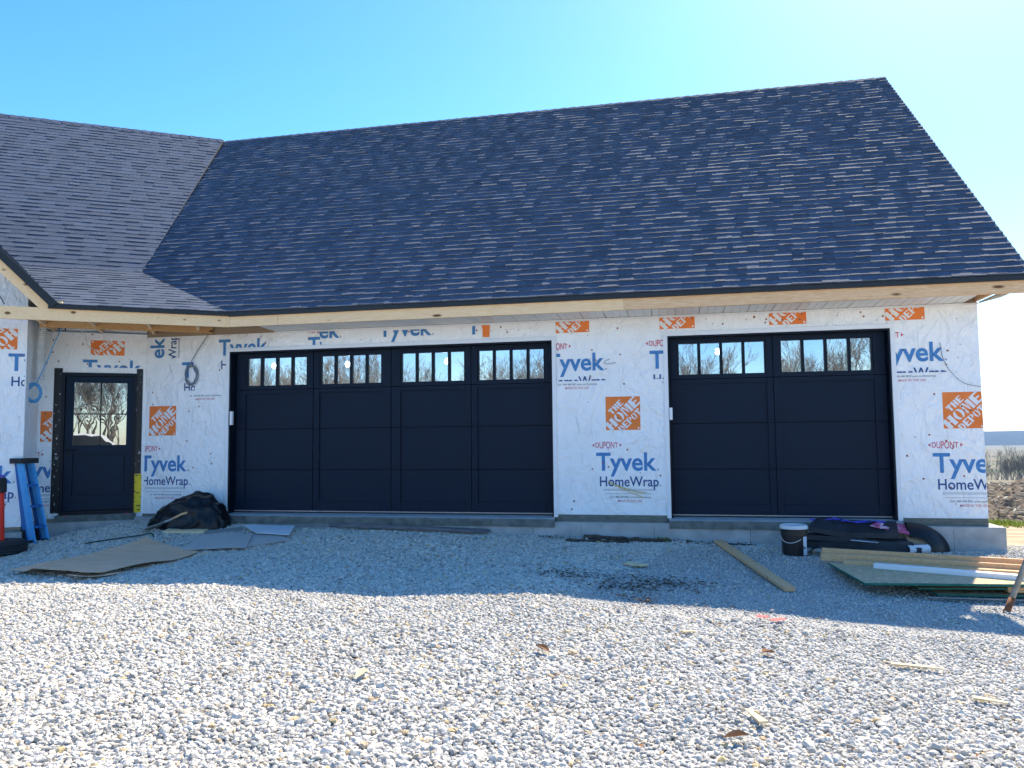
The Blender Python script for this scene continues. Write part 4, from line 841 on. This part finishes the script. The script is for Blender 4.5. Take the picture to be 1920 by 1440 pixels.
for k, (x, y, l_, rz, lb) in enumerate(((7.95, -5.0, .3, -.15, 'long thin wood shim on the gravel at right'), (8.12, -5.68, .16, -.3, 'short wood splinter near the right edge of the gravel'), (6.85, -6.2, .2, 1.9, 'split pale wood piece in the near gravel right of centre'), (6.55, -4.6, .1, .5, 'tiny pale wood chip left of the shims'))):
    q = MB(); q.add([(-l_/2, -.022, 0), (l_/2, -.012, 0), (l_/2, .012, 0), (-l_/2, .024, 0), (-l_/2, -.022, .012), (l_/2, -.012, .005), (l_/2, .012, .005), (-l_/2, .024, .012)], [(0, 3, 2, 1), (4, 5, 6, 7), (0, 1, 5, 4), (1, 2, 6, 5), (2, 3, 7, 6), (3, 0, 4, 7)])
    tag(q.build('wood_shim', 'shim', None, GP(x, y, .028), rz=rz), lb, 'wood shim', 'wood scraps')
q = MB(); q.grid([[(i*.05-.12, j*.045-.06, .035+.02*noise.noise(V((i*.8, j*.8, 2)))) for j in range(4)] for i in range(6)], 0, .012); tag(q.build('wood_offcut', 'shim', None, GP(6.03, -1.81), rz=-.6), 'jagged tan bark slab on the shaded gravel', 'wood')
# loose beam
a = GP(7.0, -.3, .045); b = GP(7.52, -2.62, .03); q = MB(); q.bar(V((0, 0, 0)), b-a, .105, .04); o = tag(q.build('lumber_beam', 'lumber', None, a), 'single loose plank lying from the foundation toward the camera', 'plank'); bv = o.modifiers.new('bevel', 'BEVEL'); bv.width = .005; bv.segments = 2
# bucket
bk = thing('bucket', 'black plastic bucket with a white lid by the narrower garage door', 'bucket', GP(7.84, -.72, -.02))
q = MB(); q.lathe([(0, 0), (.128, 0), (.134, .02), (.146, .26), (.152, .262), (.152, .30), (.147, .302), (.149, .335), (0, .335)], 32); q.build('body', 'bucket', bk, smooth=False)
q = MB(); q.lathe([(.158, .325), (.158, .355), (.15, .366), (.142, .366), (.138, .357), (0, .354)], 32); q.build('lid', 'lid_white', bk)
q = MB(); q.tube([(.15*math.cos(t), .15*math.sin(t)-.012, .27-.1*math.sin((t+.35-math.pi)/(math.pi*.9)*math.pi)*1.) for t in [math.pi+.0+k*.15 for k in range(14)]], .004, 6); q.build('bail', 'wire_white', bk)
q = MB(); P = [[(.146*math.cos(t), .146*math.sin(t), z) for z in (.03, .15, .24)] for t in [-.95+k*.07 for k in range(8)]]; q.grid(P); q.build('label', 'label_white', bk)
q = MB(); q.grid([[(i*.04, j*.035, .12-abs(i-3)*.03+.01*noise.noise(V((i, j, 1)))) for j in range(6)] for i in range(7)], 0, .004); tag(q.build('membrane_scrap', 'membrane', None, GP(7.98, -.78, .0), rz=-.2), 'bent piece of black membrane leaning beside the bucket', 'membrane')
# membrane stack
for k, (cs, m, li, lb) in enumerate((([(8.02, -.42), (9.28, -.52), (9.25, -.18), (8.08, -.16)], 'membrane', .02, 'bottom slab of the stacked black membrane'), ([(8.0, -.46), (9.2, -.5), (9.15, -.2), (8.1, -.18)], 'membrane', .10, 'second layer of the stacked black membrane'), ([(8.05, -.47), (9.05, -.47), (9.1, -.2), (8.2, -.18)], 'membrane', .19, 'top layer of the stacked black membrane'))):
    sheet('membrane_sheet', lb, 'membrane', cs, m, .06 if k else .075, li, 16, 6, lambda a, b, k=k: .02*math.sin(a*4+k)+.10*(b if k == 2 else .1*b), None, .02, 'stacked black membrane')
sheet('plastic_wrapper', 'crumpled blue plastic wrapper on the left of the black stack', 'wrapper', [(8.1, -.28), (8.45, -.22), (8.5, -.16), (8.12, -.16)], 'plastic_blue', .004, .34, 8, 4, lambda a, b: .035*noise.noise(V((a*6, b*6, 2))), None, .03)
sheet('plastic_wrapper', 'crumpled blue and violet wrapper in the middle of the black stack', 'wrapper', [(8.45, -.3), (8.95, -.28), (9.0, -.17), (8.5, -.16)], 'plastic_blue', .004, .335, 8, 4, lambda a, b: .03*noise.noise(V((a*6, b*6, 5))), None, .03)
sheet('plastic_wrapper', 'pink and white printed wrapper on the right of the black stack', 'wrapper', [(8.75, -.42), (9.2, -.36), (9.22, -.18), (8.85, -.2)], 'plastic_pink', .004, .30, 8, 5, lambda a, b: .035*noise.noise(V((a*6, b*6, 8)))-.1*a*(1-b), None, .03)
sheet('plastic_wrapper', 'white torn strip hanging down the face of the black stack', 'wrapper', [(8.5, -.56), (8.8, -.58), (8.8, -.54), (8.5, -.5)], 'plastic_white', .003, .14, 6, 2, None, None, .02)
sheet('cardboard_flap', 'pale cardboard piece standing by the foundation right of the black stack', 'cardboard', [(9.2, -.32), (9.42, -.3), (9.4, -.2), (9.18, -.22)], 'card_edge', .006, .10, 5, 4, lambda a, b: .1*b, None, .01)
# black half pipe and white pipe
q = MB(); P = []
for i in range(15):
    t = R(95-i*6.6); P.append([(-.28+.46*math.cos(t)*1.0, -.0-.02*s_, .36*math.sin(t)) for s_ in (0, 1)]+[(-.28+.25*math.cos(t), -.16, .2*math.sin(t)) ])
q.grid(P, 0, .006); tag(q.build('drain_channel', 'pipe_black', None, GP(9.5, -.2, -.01), smooth=True), 'curved black plastic half pipe standing against the foundation', 'pipe')
q = MB(); q.tube([(0, 0, 0), (.25, .1, .0)], .052, 16, cap=False); q.tube([(.25, .1, .0), (0, 0, 0)], .046, 16, cap=False); tag(q.build('pvc_pipe', 'pvc', None, GP(9.13, -.5, .06)), 'short white pipe stub between the black stack and the half pipe', 'pipe')
# sheathing panels and lumber at right
def panel(name, label, p0, dx, dy, z, th=.011, tilt=0., cat='sheathing panel'):
    p0 = V((*p0, z)); q = MB(); n_ = V((dx.x*dy.y-dx.y*dy.x > 0 and 0, 0, th))
    c_ = [V((0, 0, 0)), dx, dx+dy, dy]; c_ = [v+V((0, 0, tilt*(v.dot(dx)/dx.length))) for v in c_]
    if (dx.x*dy.y-dx.y*dy.x) < 0: c_ = c_[::-1]
    q.add([v+V((0, 0, th)) for v in c_], [(0, 1, 2, 3)], 0); q.add(c_, [(3, 2, 1, 0)], 0)
    q.add(c_+[v+V((0, 0, th)) for v in c_], [(k, (k+1) % 4, 4+(k+1) % 4, 4+k) for k in range(4)], 1)
    return tag(q.build(name, ['osb', 'green_edge'], None, p0), label, cat, 'stacked sheathing panels')
DX = V((1.2, .08, 0)).normalized(); DY = V((-DX.y, DX.x, 0))
zb = -.452
panel('sheathing_panel', 'lowest green-edged sheathing panel, corner jutting toward the camera', (8.86, -2.42), DX*2.44, DY*1.22, zb, .018)
panel('sheathing_panel', 'thin green-edged panel between the lowest and the top one', (8.7, -2.4), DX*2.3, DY*1.2, zb+.05, .016, .012)
o = panel('sheathing_panel', 'top green-edged sheathing panel carrying the loose boards', (8.2, -2.53), DX*2.44, (DY*1.22+V((-.02, .0, 0))), zb+.1, .022, .006)
for k in range(4):
    q = MB(); q.bar(V((.42+.33*k, .03, .0232)), V((.3+.33*k, 1.2, .0232)), .004, .001); q.build('chalk_line', 'bark_dark', o)
for k, (x, y, lb) in enumerate(((8.5, -1.45, 'wood block under the back of the sheathing panels'), (9.6, -2.3, 'wood block between the sheathing panels at right'))):
    q = MB(); q.box((-.12, -.05, 0), (.12, .05, .06 if k == 0 else .05)); tag(q.build('wood_block', 'lumber', None, (x, y, zb+(.02 if k == 0 else .036))), lb, 'wood block')
for k, (a, b, zt, w_, h_, m, lb) in enumerate((((8.08, -1.1), (10.6, -1.98), .205, .045, .085, 'lumber', 'rearmost two by four on the sheathing panels'), ((8.05, -1.2), (10.55, -2.1), .165, .045, .085, 'lumber', 'middle two by four on the sheathing panels'), ((8.25, -1.4), (10.5, -2.2), .142, .085, .042, 'lumber', 'flat two by four in front on the sheathing panels'), ((8.5, -1.63), (9.68, -2.24), .145, .09, .05, 'white_trim', 'white trim board lying on top of the sheathing panels'))):
    p0 = V((*a, zb+zt-.0)); p1 = V((*b, zb+zt+.01)); q = MB(); q.bar(V((0, 0, 0)), p1-p0, w_, h_); o = tag(q.build('lumber_board', m, None, p0), lb, 'board', 'boards on the sheathing panels'); bv = o.modifiers.new('bevel', 'BEVEL'); bv.width = .004; bv.segments = 2
q = MB(); q.bar(V((0, 0, 0)), V((.85, -.0, .0)), .035, .008); tag(q.build('lumber_board', 'plank_grey', None, GP(8.75, -2.5, .03)), 'thin pale strip on the gravel in front of the panels', 'board')
# leaning pole
pl = thing('metal_pole', 'leaning galvanised pole with a rusty foot at the right edge', 'pole', GP(9.24, -2.9, -.03))
d = V((.62, .5, .52)); d = V((.52, .35, .9)); q = MB(); q.tube([d*.16, d*3.2], .024, 14); q.build('shaft', 'galv', pl, smooth=True)
q = MB(); q.tube([V((0, 0, 0)), d*.16], .0265, 14); q.build('foot', 'rust', pl, smooth=True)

# ---------------------------------------------------------------- beyond the house: soil mound, grass, trees
q = MB(); P = []
for i in range(150):
    x = 9.5+i*.07; row = []
    for j in range(60):
        y = 3.35+j*.07; t = j/59; h = .44*math.sin(min(1, t*1.25)*math.pi*.62)**.8
        r_ = noise.fractal(V((x*1.3, y*1.3, 0)), .7, 2.1, 5); r2 = 1-abs(noise.noise(V((x*4.1, y*5.5, 2))))
        row.append((x, y, gz(x, y)-.06+h*(1+.35*r_)+.14*(r2-.7)*min(1, t*5)*(1 if t < .95 else 0)))
    P.append(row)
q.grid(P); tag(q.build('soil_mound', 'soil'), 'rough mound of turned brown soil behind the house', 'soil', kind='structure')
q = MB(); rr = random.Random(2)
for k in range(5200):
    x = rr.uniform(10.6, 17); y = 2.95+rr.gauss(0, .2)+.1*math.sin(x*3); z = gz(x, y); t = rr.uniform(0, 6.28); h = rr.uniform(.03, .09); s_ = .012
    q.add([(x-s_*math.cos(t), y-s_*math.sin(t), z), (x+s_*math.cos(t), y+s_*math.sin(t), z), (x+rr.uniform(-.05, .05), y+rr.uniform(-.05, .05), z+h)], [(0, 1, 2)])
tag(q.build('grass', 'grass'), 'strip of bright green grass at the foot of the soil mound', 'grass', kind='stuff')
q = MB(); rr = random.Random(8)
for k in range(700):
    x = rr.uniform(10.6, 14.5); y = rr.uniform(3.6, 7); t = rr.uniform(0, 6.28); l_ = rr.uniform(.05, .2); t_ = (y-3.35)/4.13; z = gz(x, y)-.03+.4*math.sin(min(1, t_*1.25)*math.pi*.62)**.8+rr.uniform(0, .08)
    q.bar((x, y, z), (x+l_*math.cos(t), y+l_*math.sin(t)*.6, z+rr.uniform(-.04, .05)), .022, .012)
tag(q.build('straw_debris', 'lumber_grey'), 'pale roots and straw mixed into the turned soil', 'straw', kind='stuff')
def tree_mesh(seed, h, stems=1, spread=.5, depth=7):
    rr = random.Random(seed); tr = MB(); tw = MB()
    def grow(p, d, l, r, k):
        segs = 3 if k < 2 else 2; pts_ = [p]; dd = d
        for s_ in range(segs):
            dd = (dd+V((rr.gauss(0, .1), rr.gauss(0, .1), rr.gauss(.05, .08)))).normalized(); pts_.append(pts_[-1]+dd*l/segs)
        (tr if k < 1 else tw).tube(pts_, [r*(1-.35*i/segs) for i in range(segs+1)], 6 if k < 2 else (4 if k < 4 else 3), cap=False)
        if k >= depth: return
        m = rr.choice((2, 3)) if k else rr.choice((3, 4))
        for c_ in range(m):
            t = rr.uniform(.45, 1) if c_ else 1.; pi = pts_[min(segs, max(1, round(t*segs)))]
            ax = V((rr.gauss(0, 1), rr.gauss(0, 1), rr.gauss(0, .5))).normalized()
            nd = (dd+ax*spread*rr.uniform(.5, 1.2)+V((0, 0, .12))).normalized()
            grow(pi, nd, l*rr.uniform(.6, .85), max(.0075*h/8, r*.62*rr.uniform(.7, 1)), k+1)
    for s_ in range(stems): grow(V((rr.gauss(0, .15)*(stems > 1), rr.gauss(0, .15)*(stems > 1), 0)), V((rr.gauss(0, .15), rr.gauss(0, .15), 1)).normalized(), h*.3, h*.016/(stems**.4), 0)
    return tr.mesh('trunk', 'tree_bark'), tw.mesh('crown', 'tree_bark')
TREES = [tree_mesh(1, 8), tree_mesh(2, 8, 2), tree_mesh(3, 8, 3, .5), tree_mesh(4, 8, 1, .7)]
def tree(x, y, h, k, label, group):
    t = thing('bare_tree', label, 'tree', (x, y, gz(x, y)-.1), random.uniform(0, 6.28), group); t.scale = (h/8,)*3
    for nm, me_ in zip(('trunk', 'crown'), TREES[k]):
        o = bpy.data.objects.new(nm, me_); C.objects.link(o); o.parent = t
rr = random.Random(12)
for k in range(46):
    y = rr.uniform(105, 180); x = .44*y+rr.uniform(-16, 14)
    tree(x, y, rr.uniform(4.4, 6.2), k % 4, 'bare grey tree in the wood beyond the soil mound', 'bare trees beyond the soil mound')
for k in range(84):
    x = -46+(k % 42)*1.75+rr.uniform(-1, 1); y = rr.uniform(-44, -36)-(7 if k > 41 else 0)
    tree(x, y, rr.uniform(5.4, 8.4)*(1 if k < 42 else 1.12)*(.68 if -12 < x < -7 or 9 < x < 13 else 1), k % 4, 'bare tree behind the camera, mirrored in the door windows', 'bare trees mirrored in the windows')
# pickup mirrored in the entry door
tk = thing('pickup_truck', 'white pickup truck mirrored in the entry door glass', 'truck', (6.9, -22, gz(6.9, -22)), R(8))
q = MB(); prof = [(-2.7, .45), (2.6, .45), (2.65, .95), (2.5, 1.12), (1.25, 1.2), (.6, 1.85), (-.9, 1.88), (-1.1, 1.25), (-2.7, 1.22)]
prism(q, [V((a_, -.95, b_)) for a_, b_ in prof], V((0, 1.9, 0))); q.build('body', 'truck_white', tk)
for sx in (-.951, .951):
    q = MB(); q.add([(1.1, sx, 1.22), (.58, sx, 1.76), (-.8, sx, 1.78), (-.95, sx, 1.25)], [(0, 1, 2, 3)]); q.build('side_window', 'truck_glass', tk)
    for x in (-1.75, 1.7):
        q = MB(); y0 = sx*.98; q.tube([(x, y0-.12, .38), (x, y0+.12, .38)], .38, 20); wh = q.build('wheel', 'tyre', tk)
        q = MB(); q.tube([(x, y0-.125, .38), (x, y0+.125, .38)], .2, 14); q.build('rim', 'rim', wh)

# ---------------------------------------------------------------- haze over the far fields
q = MB(); q.box((-2800, -460, -60), (4600, 3600, 24)); o = q.build('haze', []); m = bpy.data.materials.new('haze'); m.use_nodes = True; n = m.node_tree.nodes; n.remove(n['Principled BSDF'])
pv = n.new('ShaderNodeVolumePrincipled'); pv.inputs['Color'].default_value = (.25, .52, 1, 1); pv.inputs['Density'].default_value = .00011; pv.inputs['Anisotropy'].default_value = .2
m.node_tree.links.new(pv.outputs[0], n['Material Output'].inputs['Volume']); o.data.materials.clear(); o.data.materials.append(m)
tag(o, 'thin blue haze over the far valley', 'haze', kind='stuff')
